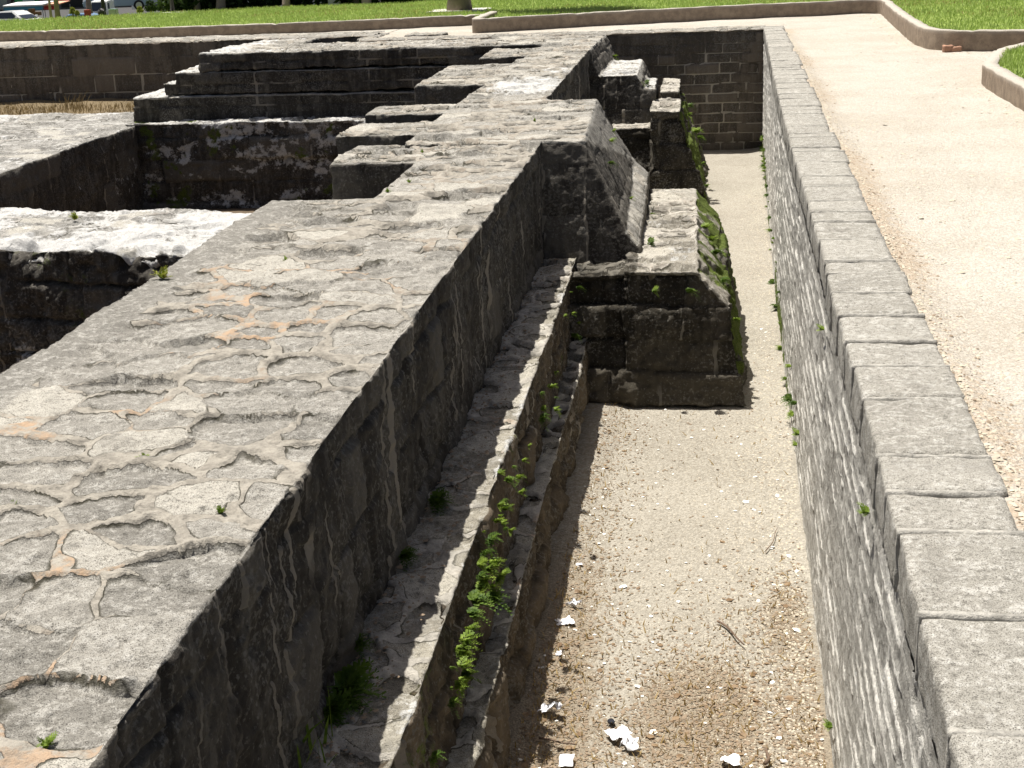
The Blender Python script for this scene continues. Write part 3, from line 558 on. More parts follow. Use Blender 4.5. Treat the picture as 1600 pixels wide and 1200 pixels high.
for k, ((px, py), x0, sc) in enumerate(FR):
    d = FW+RT*(px-800)/F-UP*(py-600)/F
    t = x0/(d[0]-SHEAR*d[1]); p = d*t
    if p[2]+CAMH < -1.9: p = p*((CAMH+1.88)/-p[2])
    plant('fern', ferns[k % 6], MAT['fern'], (p[0]-.01, p[1], p[2]+CAMH), sc*.46, random.uniform(-.5, .5), 'small bright green fern growing from the brown plinth face', 'fern', 'ferns on the plinth face')
# ferns at the foot of the main wall on the plinth ledge
for k, (px, py, sc, lab) in enumerate([(535, 1075, 2.4, 'largest dark green fern clump in the shade at the foot of the thick wall'), (512, 1105, 1.8, 'dark fern beside the largest clump at the foot of the thick wall'), (678, 782, 1.5, 'fern clump half way along the shaded ledge'), (630, 868, 1.2, 'small dim fern on the shaded ledge by gravel'), (555, 1005, 1.1, 'small dim fern just behind the largest shaded clump')]):
    p = atpx(px, py, 5); d = FW+RT*(px-800)/F-UP*(py-600)/F; t = (-.90-CAMH)/d[2]; p = d*t
    plant('fern', fern_mesh(70+k, 32, .15, (1, 0, .25), .7, .15), MAT['fernd'], (p[0], p[1], -.90), sc*.42, random.uniform(-.5, .5), lab, 'fern', None)
for k, (px, py, z, Yf, lab) in enumerate([(255, 433, 0, None, 'bright weed tuft on the left edge of the thick wall'), (225, 716, 0, None, 'tiny weed in a mortar crack by the rounded stone'), (500, 1155, -.9, None, ''), (118, 341, -.58, None, 'yellow green weed tuft on the white lime wall'), (70, 1165, 0, None, 'small weed near the front of the thick wall'), (345, 800, 0, None, 'tiny weed by the wall edge joint'), (20, 795, 0, None, 'tiny weed at the left of the thick wall'), (448, 408, 0, None, 'little weed in the middle of the wall top'), (660, 238, 0, None, 'weed beside the square pilaster'), (640, 285, 0, None, 'weed in a crack behind the notch'), (606, 300, 0, None, 'weed at the inner corner of the notch'), (835, 190, 0, None, 'weed on the wall top before the near buttress')]):
    if not lab: continue
    d = FW+RT*(px-800)/F-UP*(py-600)/F; t = (z-CAMH)/d[2]; p = d*t
    me = fern_mesh(40+k, 10, .05, (0, 0, 1), .2); plant('weed', me, MAT['bush'] if k in (0, 3) else MAT['fern'], (p[0], p[1], z), 1.25 if k in (0, 3) else .6, k, lab, 'weed', None)
MOSS = [((920+x*.175, 60+y*.175), X0) for x, y, X0 in ()]
for k, (px, py, Y, sc) in enumerate([(1086, 205, 19.4, 1.5), (1076, 180, 19.6, 1.2), (1092, 215, 19.2, 1.2), (1097, 255, 19.2, 1.), (1103, 290, 19.0, 1.), (1078, 165, 20.2, 1.), (1100, 355, 12.3, 1.2), (1110, 375, 12.0, 1.3), (1118, 395, 11.6, 1.2), (1110, 430, 11.2, 1.2), (1108, 460, 10.9, 1.3), (1128, 440, 11.2, .9), (1148, 500, 10.9, .8), (1022, 455, 10.6, .9), (1075, 455, 10.6, 1.), (1018, 335, 13, .9), (1022, 355, 12.5, .9), (1016, 380, 11.6, .9), (955, 220, 12.6, .8), (958, 205, 13, .7), (953, 255, 12.2, .7), (985, 310, 12, .8), (958, 88, 22.6, 1.3), (1010, 130, 20.6, 1.)]):
    p = atpx(px, py, Y); plant('fern', ferns[k % 6], MAT['fern'], p, sc*.75, random.uniform(-.6, .6), 'little bright green plant growing from the buttress stones', 'plant', 'plants on the buttresses')
rng2 = random.Random(5)
for k in range(46):
    y = 24-15*rng2.random()**1.3; z = FLOOR+.02+.42*rng2.random()**1.6; x = float(xface(y))-.005
    plant('creeper', ferns[k % 6], MAT['fern'], (x, y, z), rng2.uniform(.3, .75), math.pi+rng2.uniform(-.5, .5), 'small green sprig at the foot of the grey retaining wall', 'plant', 'sprigs along the retaining wall')
for px, py, lab in [(1285, 515, 'long green sprig hanging below the coping'), (1354, 800, 'small green sprig in a wall joint under the coping'), (1297, 1135, 'sprig low on the near retaining wall')]:
    d = FW+RT*(px-800)/F-UP*(py-600)/F; t = .47/d[0]; p = d*t
    plant('creeper', ferns[1], MAT['fern'], (p[0], p[1], p[2]+CAMH), .5, math.pi, lab, 'plant', None)
def blades(name, pts, hgt, wid, mat, lean=.5, kind='stuff', seed=1):
    rg = np.random.default_rng(seed); n = len(pts); a = rg.random(n)*6.283; h = hgt*(.5+rg.random(n)); wv = wid*(.6+.8*rg.random(n))
    l = lean*rg.random(n)*h; b = rg.random(n)*6.283
    dx = np.stack([np.cos(a), np.sin(a), 0*a], 1)*wv[:, None]; tip = pts+np.stack([np.cos(b)*l, np.sin(b)*l, h], 1); mid = pts*.45+tip*.55+np.array([0, 0, .12])*h[:, None]
    V = np.stack([pts-dx*.5, pts+dx*.5, mid+dx*.38, tip, mid-dx*.38], 1).reshape(-1, 3); i = np.arange(n)*5
    Fc = np.concatenate([np.stack([i, i+1, i+2, i+4], 1)]); T = np.stack([i+4, i+2, i+3, i+3], 1)
    me = bpy.data.meshes.new(name); nn = n
    me.vertices.add(len(V)); me.vertices.foreach_set('co', V.astype(np.float32).ravel())
    idx = np.concatenate([Fc.ravel(), np.stack([i+4, i+2, i+3], 1).ravel()]).astype(np.int32)
    me.loops.add(len(idx)); me.loops.foreach_set('vertex_index', idx); me.polygons.add(2*n)
    me.polygons.foreach_set('loop_start', np.concatenate([np.arange(n)*4, 4*n+np.arange(n)*3]).astype(np.int32)); me.update(calc_edges=True)
    return tag(link(name, me, mat), kind=kind) if kind else link(name, me, mat)
def inpoly(P, poly):
    x, y = P[:, 0], P[:, 1]; c = np.zeros(len(P), bool); q = poly[-1]
    for p in poly:
        cond = ((p[1] > y) != (q[1] > y)) & (x < (q[0]-p[0])*(y-p[1])/((q[1]-p[1]) or 1e-9)+p[0]); c ^= cond; q = p
    return c
G = rng.random((260000, 2))*[26, 16]+[-19, 18.5]; G = G[inpoly(G, LAWN_A)]; G = G[:120000]
blades('lawn_grass', np.c_[G, np.full(len(G), .11)], .05, .011, MAT['grass'], .8, seed=2)
Gd = G[(fbm(np.c_[G, 0*G[:, 0]], .8, 3, 3) > .06)][:8000]+[.01, .01]; blades('dry_lawn_blades', np.c_[Gd, np.full(len(Gd), .115)], .045, .010, MAT['drygrass'], .9, seed=12)
G = rng.random((40000, 2))*[3.0, 8.5]+[2.7, 11]; G = G[inpoly(G, LAWN_B)]
blades('lawn_grass', np.c_[G, np.full(len(G), .12)], .05, .010, MAT['grass'], .8, seed=3)
G = rng.random((2200, 2))*[5, 1.8]+[-14.5, 23.1]; blades('dry_grass', np.c_[G, np.full(len(G), -1.12)], .07, .012, MAT['strawdark'], 1.2, seed=4)
p0 = atpx(115, 172, 23.9)
G = rng.normal(size=(60, 2))*[.10, .10]+[p0[0], p0[1]]; tag(blades('grass_tuft', np.c_[G, np.full(len(G), -1.1)], 0.22, .010, MAT['strawdark'], .8, kind=None, seed=5), 'tall dry straw coloured grass tuft in front of the far wall', 'grass tuft')
d = FW+RT*(505-800)/F-UP*(1185-600)/F; p = d*((-.92-CAMH)/d[2])
G = rng.normal(size=(16, 2))*[.05, .07]+[p[0]-.03, p[1]]; tag(blades('grass_tuft', np.c_[G, np.full(len(G), -.93)], .16, .010, MAT['fern'], 1.0, kind=None, seed=6), 'green grass tuft with long blades at the bottom of the shaded ledge', 'grass tuft')
# ================================================================ DEBRIS ON THE TRENCH FLOOR AND PATH
def chips(name, P, s0, s1, flat_, mat, seed, kind='stuff'):
    rg = np.random.default_rng(seed); n = len(P); base = np.array([(1, 0, 0), (.3, .9, 0), (-.8, .6, 0), (-.9, -.5, 0), (.2, -1, 0), (.05, .02, 1), (0, 0, -.4)], float)
    tri = np.array([(0, 1, 5), (1, 2, 5), (2, 3, 5), (3, 4, 5), (4, 0, 5)])
    a = rg.random(n)*6.283; s = s0+(s1-s0)*rg.random(n)**3; sx = s*(.7+.6*rg.random(n)); c, sn = np.cos(a), np.sin(a)
    B = base[None]*np.stack([sx, s, s*flat_*(.5+rg.random(n))], 1)[:, None, :]; B = B*(1+.35*(rg.random(B.shape)-.5))
    tl = (rg.random(n)-.5)*.7; B[:, :, 2] += B[:, :, 0]*tl[:, None]
    V = np.stack([B[..., 0]*c[:, None]-B[..., 1]*sn[:, None], B[..., 0]*sn[:, None]+B[..., 1]*c[:, None], B[..., 2]], 2)+P[:, None, :]
    Fc = (tri[None]+(np.arange(n)*7)[:, None, None]).reshape(-1, 3)
    me = npmesh(name, V.reshape(-1, 3), Fc, smooth=False); o = link(name, me, mat); return tag(o, kind=kind) if kind else o
MAT['chip'] = plain('gravel_chip', (.46, .41, .32), .9, 0, 0, .5, 31); MAT['chipw'] = plain('white_chip', (.72, .70, .64), .8, 0, 0, .12, 20); MAT['chipb'] = plain('litter_bit', (.23, .175, .12), .9, 0, 0, .6, 37)
def onfloor(n, ya, yb, pw_=1.5, xa=-.98, xb=.46, seed=0):
    rg = np.random.default_rng(seed); y = ya+(yb-ya)*rg.random(n)**pw_; x = xa+(xb-xa)*rg.random(n); P = np.stack([x+np.where(x < 0, SHEAR*y*.0, 0), y, 0*y], 1); P[:, 2] = floor_z(P); return P
chips('gravel_chips', onfloor(18000, 5.2, 20, 1.6, seed=1), .003, .0095, .5, MAT['chip'], 1)
P = onfloor(42000, 5.2, 12.5, 1.5, seed=2); P = P[np.random.default_rng(5).random(len(P)) < np.clip(litter_at(P)*.8, .03, 1)]
chips('dry_litter', P+[0, 0, .003], .003, .013, .22, MAT['chipb'], 2)
P = onfloor(9000, 5.2, 11, 1.4, seed=3); P = P[np.random.default_rng(6).random(len(P)) < np.clip(litter_at(P)*.55, .03, 1)]
blades('dead_grass_litter', P, .028, .007, MAT['drygrass'], 1.6, seed=7)
P = onfloor(600, 5.2, 11, 1.4, seed=12); P = P[np.random.default_rng(6).random(len(P)) < np.clip(litter_at(P), .05, 1)]
chips('fallen_leaves', P+[0, 0, .005], .008, .026, .15, MAT['deadleaf'], 8)
P = onfloor(900, 5.2, 14, 1.5, seed=13); P = P[np.random.default_rng(7).random(len(P)) < np.where(np.abs(P[:, 0]+.1) > .32, .75, .22)]
chips('white_stone_chips', P+[0, 0, .003], .004, .016, .3, MAT['chipw'], 9)
for k in range(48):
    P = onfloor(1, 5.25, 8.8, 1.2, -.9, .44, 300+k)
    if abs(P[0, 0]+.15) < .2 and k % 3: P[0, 0] += .42
    o = chips('stone_chip', P*0, .010, .026, .3, MAT['chipw'], 400+k, None); o.location = P[0]+[0, 0, .006]
    tag(o, 'larger pale stone chip lying on the gravel trench floor', 'stone', 'larger pale chips on the trench floor')
rg = np.random.default_rng(21); n = 15000; P = np.stack([.86+3*rg.random(n)**2.2, 2.6+21*rg.random(n)**1.3, np.zeros(n)], 1); P[:, 2] = path_z(P); chips('path_gravel', P, .004, .013, .5, MAT['chip'], 11)
P = np.stack([.85+.2*rg.random(700)**1.8, 3+16*rg.random(700)**1.2, np.zeros(700)], 1); P[:, 2] = path_z(P)+.002; chips('path_litter', P, .004, .012, .4, MAT['chipb'], 12)
n = 1500; y = 2.2+9*rg.random(n)**1.3; x0 = -1.31+.2*rg.random(n)**1.6; P = np.stack([x0+SHEAR*y, y, np.full(n, -.925)], 1); chips('ledge_rubble', P, .003, .014, .5, MAT['chipb'], 13)
kp = np.concatenate([np.stack([2.5-.22*rg.random(260)**2, 19.6+7.2*rg.random(260)], 1), np.stack([2.55-.25*rg.random(300)**2, 5+10.2*rg.random(300)], 1), np.stack([2.8+2.2*rg.random(160), 18.95-.2*rg.random(160)**2], 1), np.stack([1.1+1.4*rg.random(260), 4+20*rg.random(260)], 1)])
P = np.c_[kp, np.zeros(len(kp))]; P[:, 2] = path_z(P); chips('path_debris', P, .006, .026, .4, MAT['chip'], 31)
MAT['brick'] = plain('broken_brick', (.42, .24, .16), .9, 0, 1, .35, 30)
for k, (px, lab) in enumerate([(1481, 'left piece of broken reddish brick at the foot of the kerb'), (1493, 'right piece of broken reddish brick at the foot of the kerb')]):
    bp = atpx(px, 68, 19.15); v, q, n = vox([box(-.06-.02*k, .06+.02*k, -.04, .04, -.03, .07-.02*k)], .011, 2); v = v+n*(.018*fbm(v+k, 14, 3, 5))[:, None]
    o = link('brick_fragment', npmesh('brick_fragment', v, q), MAT['brick'], None, (bp.x, bp.y, -.045)); o.rotation_euler = (0, 0, .3-k*.5); tag(o, lab, 'brick')
MAT['paper'] = plain('white_paper', (.82, .82, .84), .7, 0, 0, .03, 9)
def paper(px, py, sx, sy, rz, crump, label, seed):
    d = FW+RT*(px-800)/F-UP*(py-600)/F; p = d*((FLOOR+.015-CAMH)/d[2]); n = 12
    u = np.linspace(-.5, .5, n); A_, B_ = np.meshgrid(u, u, indexing='ij'); V = np.stack([A_.ravel()*sx, B_.ravel()*sy, np.zeros(n*n)], 1)
    k = np.stack([A_.ravel(), B_.ravel(), np.full(n*n, seed*.37)], 1)
    sx, sy = sx, sy
    V *= .88; V += np.stack([fbm(k, 2.5, 2, seed), fbm(k, 2.5, 2, seed+1), 1.2*np.abs(fbm(k, 3, 3, seed+2))], 1)*crump
    V[:, 2] += .5*abs(crump)*(k[:, 0]+.5); Vb = V.copy(); Vb[:, 2] -= .0012; Q = grid(n, n)
    me = npmesh('paper_scrap', np.concatenate([V, Vb]), np.concatenate([Q, (Q+n*n)[:, ::-1]]), smooth=False)
    o = link('paper_scrap', me, MAT['paper'], None, (p[0], p[1], FLOOR+.02)); o.rotation_euler = (0, 0, rz); tag(o, label, 'paper')
paper(882, 974, .10, .085, .4, .018, 'flat torn white paper scrap at the edge of the plinth shadow', 1)
paper(862, 1112, .105, .09, -.3, .05, 'crumpled white paper close to the plinth, half in shadow', 2)
paper(965, 1150, .10, .085, .5, .03, 'white paper scrap under the dark bottle cap', 3)
paper(980, 1165, .085, .10, 1.1, .045, 'folded white paper overlapping another scrap by the bottle cap', 4)
paper(885, 1190, .075, .11, .05, .006, 'flat white paper rectangle at the bottom of the photo', 5)
paper(873, 1022, .04, .05, .1, .006, 'small square white paper bit in the plinth shadow edge', 6)
paper(1142, 1194, .09, .07, -.4, .03, 'white paper scrap at the bottom, nearer the grey wall', 7)
paper(897, 948, .05, .06, .9, .04, 'small beige crumpled wrapper beside the plinth shadow', 8)
paper(905, 883, .045, .03, .2, .006, 'thin white paper slip farther along the plinth shadow', 9)
MAT['cap'] = plain('bottle_cap_metal', (.03, .032, .04), .35, .6); MAT['twig'] = plain('twig_bark', (.19, .13, .09), .9, 0, 1, .3, 30)
d = FW+RT*(955-800)/F-UP*(1129-600)/F; p = d*((FLOOR+.012-CAMH)/d[2])
bm = bmesh.new(); r1 = bmesh.ops.create_cone(bm, cap_ends=True, segments=24, radius1=.0185, radius2=.016, depth=.009)
for v in bm.verts:
    if v.co.z < 0: v.co.xy *= 1+.07*(1 if int(round(math.atan2(v.co.y, v.co.x)/(2*math.pi)*24)) % 2 else -1)
bmesh.ops.bevel(bm, geom=[e for e in bm.edges if all(v.co.z > 0 for v in e.verts)], offset=.002, segments=2, affect='EDGES')
me = bpy.data.meshes.new('bottle_cap'); bm.to_mesh(me); bm.free(); o = link('bottle_cap', me, MAT['cap'], None, (p[0], p[1], FLOOR+.02)); o.rotation_euler = (.2, .15, 0); tag(o, 'small black bottle cap on the gravel above a white paper scrap', 'bottle cap')
def tube(pts, rad, k=7):
    P = np.array(pts, float); T = np.gradient(P, axis=0); T /= np.linalg.norm(T, axis=1, keepdims=True); V = []
    rad = np.broadcast_to(np.asarray(rad, float), (len(P),))
    for p, t, r in zip(P, T, rad):
        a = np.cross(t, [.21, .3, .93]); a /= np.linalg.norm(a); b = np.cross(t, a)
        V += [p+r*(a*math.cos(2*math.pi*i/k)+b*math.sin(2*math.pi*i/k)) for i in range(k)]
    Fc = [(j*k+i, j*k+(i+1) % k, (j+1)*k+(i+1) % k, (j+1)*k+i) for j in range(len(P)-1) for i in range(k)]+[tuple(range(k-1, -1, -1)), tuple((len(P)-1)*k+i for i in range(k))]
    return V, Fc
def fl(px, py, z=FLOOR+.02):
    d = FW+RT*(px-800)/F-UP*(py-600)/F; return d*((z-CAMH)/d[2])+np.array([0, 0, CAMH])
for a, b, r, lab in [((1122, 972), (1166, 1009), .007, 'thick brown broken stick lying on the trench gravel'), ((1196, 862), (1218, 826), .0035, 'thin bent grey twig near the retaining wall'), ((842, 1155), (905, 1166), .006, 'pale twig lying below crumpled paper by the plinth'), ((1195, 1195), (1202, 1172), .010, 'dark stick at the bottom edge near the grey wall')]:
    A_, B_ = fl(*a), fl(*b); s_ = [A_+(B_-A_)*t+np.array([.012*math.sin(t*5), .01*math.sin(t*7+1), .008*math.sin(t*3)]) for t in np.linspace(0, 1, 9)]
    V, Fc = tube(s_, [r*(1-.45*i/8) for i in range(9)]); V = np.array(V)-A_; o = link('stick', npmesh('stick', V, Fc), MAT['twig'], None, A_); tag(o, lab, 'stick')
# ================================================================ BEYOND THE LAWN
MAT['bark'] = plain('bark', (.20, .165, .125), .9, 0, 1, .45, 6); MAT['slab'] = plain('pale_slab', (.62, .60, .55), .8, 0, .6, .1, 8)
def ring_trunk(base, h, r0, r1, lean, seed, name, parent, mat, k=14, n=24):
    t = np.linspace(0, 1, n); V = []
    for q in t:
        rr = r0+(r1-r0)*q+r0*.35*math.exp(-q*h/.25); c = np.array([lean[0]*q*h, lean[1]*q*h, q*h])
        V += [c+rr*np.array([math.cos(6.2832*i/k), math.sin(6.2832*i/k), 0]) for i in range(k)]
    V = np.array(V); V[:, :2] += .12*r0*np.stack([fbm(V, 5, 3, seed), fbm(V, 5, 3, seed+3)], 1)
    Fc = [(j*k+i, j*k+(i+1) % k, (j+1)*k+(i+1) % k, (j+1)*k+i) for j in range(n-1) for i in range(k)]+[tuple(range(k-1, -1, -1)), tuple((n-1)*k+i for i in range(k))]
    return link(name, npmesh(name, V, Fc), mat, parent)
def leafcloud(name, C, rad, n, size, mat, parent, seed, flat_=1., hollow=.35):
    rg = np.random.default_rng(seed); P = rg.normal(size=(n, 3)); P /= np.linalg.norm(P, axis=1, keepdims=True)
    P *= (hollow+(1-hollow)*rg.random(n)**.6)[:, None]; c = np.asarray(C)[rg.integers(len(C), size=n)]; P = c+P*np.asarray(rad)*(.7+.3*rg.random(n))[:, None]
    A_ = rg.normal(size=(n, 3)); A_ /= np.linalg.norm(A_, axis=1, keepdims=True); B_ = np.cross(A_, rg.normal(size=(n, 3))); B_ /= np.linalg.norm(B_, axis=1, keepdims=True)
    s_ = size*(.6+.8*rg.random(n))[:, None]; V = np.stack([P-A_*s_, P+B_*s_*.45, P+A_*s_, P-B_*s_*.45], 1).reshape(-1, 3); return link(name, npmesh(name, V, np.arange(4*n).reshape(-1, 4), smooth=False), mat, parent)
def tree(base, h, r0, r1, lean, crown, label, seed, mat='bark', leaf='hedge', group=None):
    t = root('tree', base, label, 'tree', group); ring_trunk(base, h, r0, r1, lean, seed, 'trunk', t, MAT[mat])
    top = np.array([lean[0]*h, lean[1]*h, h]); C = [top+np.array(c) for c in crown]
    for i, c in enumerate(C[:4]):
        V, Fc = tube([top*.8, (top*.8+c)/2+[0, 0, .1], c], [r1*.8, r1*.5, r1*.2]); link('limb', npmesh('limb', V, Fc), MAT[mat], t)
    leafcloud('crown', C, (1., 1., .7), 2600, .12, MAT[leaf], t, seed); return t
b = atpx(718, 18, 29.0)
tree((b.x, b.y, .1), 9., .21, .16, (.02, .05), [(0, .5, .6), (.6, .2, .9), (-.6, .7, .8), (.1, .9, 1.4)], 'tall single tree with a stout grey trunk standing alone on the open lawn', 5)
bm = bmesh.new(); bmesh.ops.create_grid(bm, x_segments=14, y_segments=8, size=.5)
for v in bm.verts: v.co.x *= 1.15*(1+.1*math.sin(v.co.y*9)); v.co.y *= .9
g = bmesh.ops.extrude_face_region(bm, geom=bm.faces[:]); bmesh.ops.translate(bm, verts=[e for e in g['geom'] if isinstance(e, bmesh.types.BMVert)], vec=(0, 0, .04)); bmesh.ops.recalc_face_normals(bm, faces=bm.faces)
me = bpy.data.meshes.new('paving_slab'); bm.to_mesh(me); bm.free(); tag(link('paving_slab', me, MAT['slab'], None, (b.x, b.y+.1, .11)), 'flat pale slab in the grass around the foot of the lone tree', 'slab')
# shady hedge behind the lawn with white blossom, trees standing in it
hx = [(-13.0, 33.9), (-11.7, 34.6), (-10.2, 34.8), (-8.8, 34.6), (-7.6, 34.8), (-6.6, 36.3)]
MAT['blossom'] = plain('blossom', (.75, .75, .7), .7); MAT['bark2'] = plain('smooth_bark', (.27, .215, .185), .9, 0, 1, .3, 5)
for k, ((x, y), lab) in enumerate(zip(hx, ['dark hedge shrub just right of the red sign', 'dark shrub with white blossom between the hedge trees', 'dark shrub dotted with white blossom, middle of the hedge', 'dark shrub in front of the slim grey hedge tree', 'dark shrub by the pale post at the hedge end', 'last dark shrub at the right end of the hedge'])):
    t = root('hedge_shrub', (x, y, -.1), lab, 'shrub', 'dark shrubs of the hedge behind the lawn')
    C = [np.array([rng.uniform(-.7, .7), rng.uniform(-.3, .5), z]) for z in (.3, .35, .6, .9, 1.3, 1.7, 2.0, .3, .5)]
    leafcloud('foliage', C, (.75, .6, .5), 3600, .10, MAT['hedge'], t, 50+k, hollow=.1); V, Fc = tube([(0, .2, 0), (.05, .2, .8), (0, .2, 1.6)], [.06, .05, .03]); link('stem', npmesh('stem', V, Fc), MAT['bark'], t)
    if k in (1, 2): leafcloud('blossom', [c+np.array([0, -.35, 0]) for c in C[:3]], (.6, .3, .3), 40, .035, MAT['blossom'], t, 80+k)
for k, (px, py, r, lab) in enumerate([(308, 15, .07, 'slender dark tree at the left of the hedge'), (345, 15, .10, 'thick brown trunked tree in the hedge'), (447, 12, .085, 'slim grey trunked tree in the middle of the hedge'), (556, 9, .11, 'grey trunked tree at the right of the hedge')]):
    b = atpx(px, py, 33.4 if k < 3 else 34.2); tree((b.x, b.y, b.z-.05), 3.4, r, r*.7, (0, .22), [(0, 1.2, .8), (.9, 1.6, 1), (-.9, 1.6, 1), (0, 2.4, 1.3), (.4, .9, .5)], lab, 30+k, 'bark2' if k in (1, 2) else 'bark')
b = atpx(573, 9, 33.8)
MAT['pink'] = plain('pinkish_stone', (.46, .36, .33), .85, 0, .5)
def simple(name, shapes, mat, loc, label, cat, bev=.02, group=None, parent=None):
    bm = bmesh.new()
    for s_ in shapes: bmesh.ops.convex_hull(bm, input=[bm.verts.new(p) for p in s_[0]])
    bmesh.ops.bevel(bm, geom=bm.edges[:], offset=bev, segments=2, affect='EDGES', clamp_overlap=True)
    me = bpy.data.meshes.new(name); bm.to_mesh(me); bm.free(); o = link(name, me, mat, parent, loc)
    return tag(o, label, cat, group) if label else o
simple('stone_post', [box(-.1, .1, -.1, .1, 0, .9), box(-.13, .13, -.13, .13, .9, 1.0)], MAT['pink'], (b.x, b.y, b.z-.03), 'short pinkish stone post at the end of the dark hedge', 'post')
b = atpx(523, 9, 34.0); simple('stone_post', [box(-.14, .14, -.1, .1, 0, 1.1), box(-.17, .17, -.13, .13, 1.1, 1.2)], MAT['slab'], (b.x, b.y, b.z-.03), 'pale grey stone post against the dark hedge', 'post')
b = atpx(1437, 5, 27.9); MAT['navy'] = plain('dark_blue_paint', (.05, .07, .12), .5)
simple('lamp_base', [box(-.17, .17, -.14, .14, 0, .06), box(-.11, .11, -.1, .1, .05, .8)], MAT['navy'], (b.x, b.y, .1), 'dark blue base of a small post on the lawn at the right', 'post')
b = atpx(1575, 1, 26.9)
for k in range(2):
    t = root('hedge_shrub', (b.x+.1+1.3*k, b.y+.5, .08), ['dark clipped shrub at the top right behind the lawn', 'second dark shrub beside the clipped one at the top right corner'][k], 'shrub')
    leafcloud('foliage', [np.array([rng.uniform(-.5, .5), rng.uniform(-.1, .3), z]) for z in (.3, .3, .5, .8, 1.)], (.6, .4, .3), 2600, .07, MAT['hedge'], t, 120+k, hollow=.1); V, Fc = tube([(0, .1, 0), (.05, .1, .4), (0, .1, .8)], [.05, .04, .02]); link('stem', npmesh('stem', V, Fc), MAT['bark'], t)
# white litter of the sign slab, pole, sign
MAT['black'] = plain('black_paint', (.015, .015, .016), .5); MAT['white'] = plain('white_paint', (.8, .8, .79), .5, 0, 0, .03); MAT['red'] = plain('sign_red', (.42, .012, .02), .45, 0, 0, .05); MAT['steel'] = plain('grey_metal', (.36, .38, .38), .5, .3)
b = atpx(270, 19, 32.6); V, Fc = tube([(0, 0, 0), (0, 0, 2.4), (0, 0, 4.8)], [.05, .045, .04], 12); o = tag(link('pole', npmesh('pole', V, Fc), MAT['black'], None, (b.x, b.y, b.z-.05)), 'thin black pole at the far edge of the lawn beside the red sign', 'pole')
simple('paving_slab', [box(-.35, .35, -.2, .2, -.1, .02)], MAT['slab'], (b.x+.05, b.y-.05, b.z-.02), 'small pale slab at the foot of the black pole', 'slab')
Ysg = 40.; c = atpx(280, 1, Ysg); r_ = 13.5/F*Ysg*.54*1.35
sg = root('stop_sign', (c.x, c.y, -1.), 'red octagonal stop sign with white rim and lettering, cut by the top of the photo', 'sign')
oc = [(r_*math.cos(R(22.5+45*i)), r_*math.sin(R(22.5+45*i))) for i in range(8)]
def plate(pts, y0, y1, name, mat):
    n = len(pts); V = [(x, y0, z) for x, z in pts]+[(x, y1, z) for x, z in pts]; Fc = [tuple(range(n)), tuple(range(2*n-1, n-1, -1))]+[(i, n+i, n+(i+1) % n, (i+1) % n) for i in range(n)]
    o = link(name, npmesh(name, V, Fc, smooth=False), mat, sg); o.location = (0, 0, c.z+1.); return o
plate(oc, .0, .012, 'rim', MAT['white']); plate([(x*.93, z*.93) for x, z in oc], -.004, .004, 'panel', MAT['red'])
cu = bpy.data.curves.new('lettering', 'FONT'); cu.body = 'STOP'; cu.align_x = 'CENTER'; cu.align_y = 'CENTER'; cu.size = r_*.78; cu.extrude = .002
o = bpy.data.objects.new('lettering', cu); COL.objects.link(o); bpy.context.view_layer.update()
me = bpy.data.meshes.new_from_object(o.evaluated_get(bpy.context.evaluated_depsgraph_get())); bpy.data.objects.remove(o)
o = link('lettering', me, MAT['white'], sg); o.location = (0, -.007, c.z+1.0+r_*.02); o.rotation_euler = (math.pi/2, 0, 0)
V, Fc = tube([(0, .03, -1.2), (0, .03, .5), (0, .03, c.z+1.+r_*.8)], [.02, .02, .02], 10); link('post', npmesh('post', V, Fc), MAT['steel'], sg)
b = atpx(281, 19, 34.5); simple('concrete_block', [hull((-.08, -.06, 0), (.08, -.06, 0), (.08, .06, 0), (-.08, .06, 0), (-.05, -.05, .12), (.05, -.05, .12), (.05, .05, .12), (-.05, .05, .12))], MAT['steel'], (b.x, b.y, b.z-.02), 'small grey concrete block under the red stop sign', 'block')
# bushes left of the sign
for px, py, Y, sc, leaf, lab in [(219, 20, 43, .24, 'bush', 'bright yellow green bush left of the dark shrubs by the street'), (236, 18, 43, .40, 'hedge', 'dark round shrub right of the yellow green bush'), (252, 17, 43.5, .34, 'hedge', 'dark shrub just left of the black pole'), (262, 14, 44, .26, 'bush', 'yellowish bush half hidden behind the black pole'), (114, 22, 70, .40, 'bush', 'spiky pale green plant standing behind the parked cars'), (121, 24, 69, .3, 'bush', 'low pale plant beside the spiky plant behind the cars')]:
    b = atpx(px, py, Y); t = root('bush', b, lab, 'bush'); s_ = sc*.5
    leafcloud('foliage', [np.array([x*s_, y*s_, z*s_]) for x, y, z in ((0, 0, .6), (.5, .1, .5), (-.5, 0, .5), (.1, .3, 1.1), (-.2, .2, 1.3))], (s_*.6,)*3, 1500, s_*.16, MAT[leaf], t, 140+int(px), hollow=.1); V, Fc = tube([(0, 0, -.3), (0, 0, s_*.5), (.02, 0, s_)], [.05, .04, .02]); link('stem', npmesh('stem', V, Fc), MAT['bark'], t)
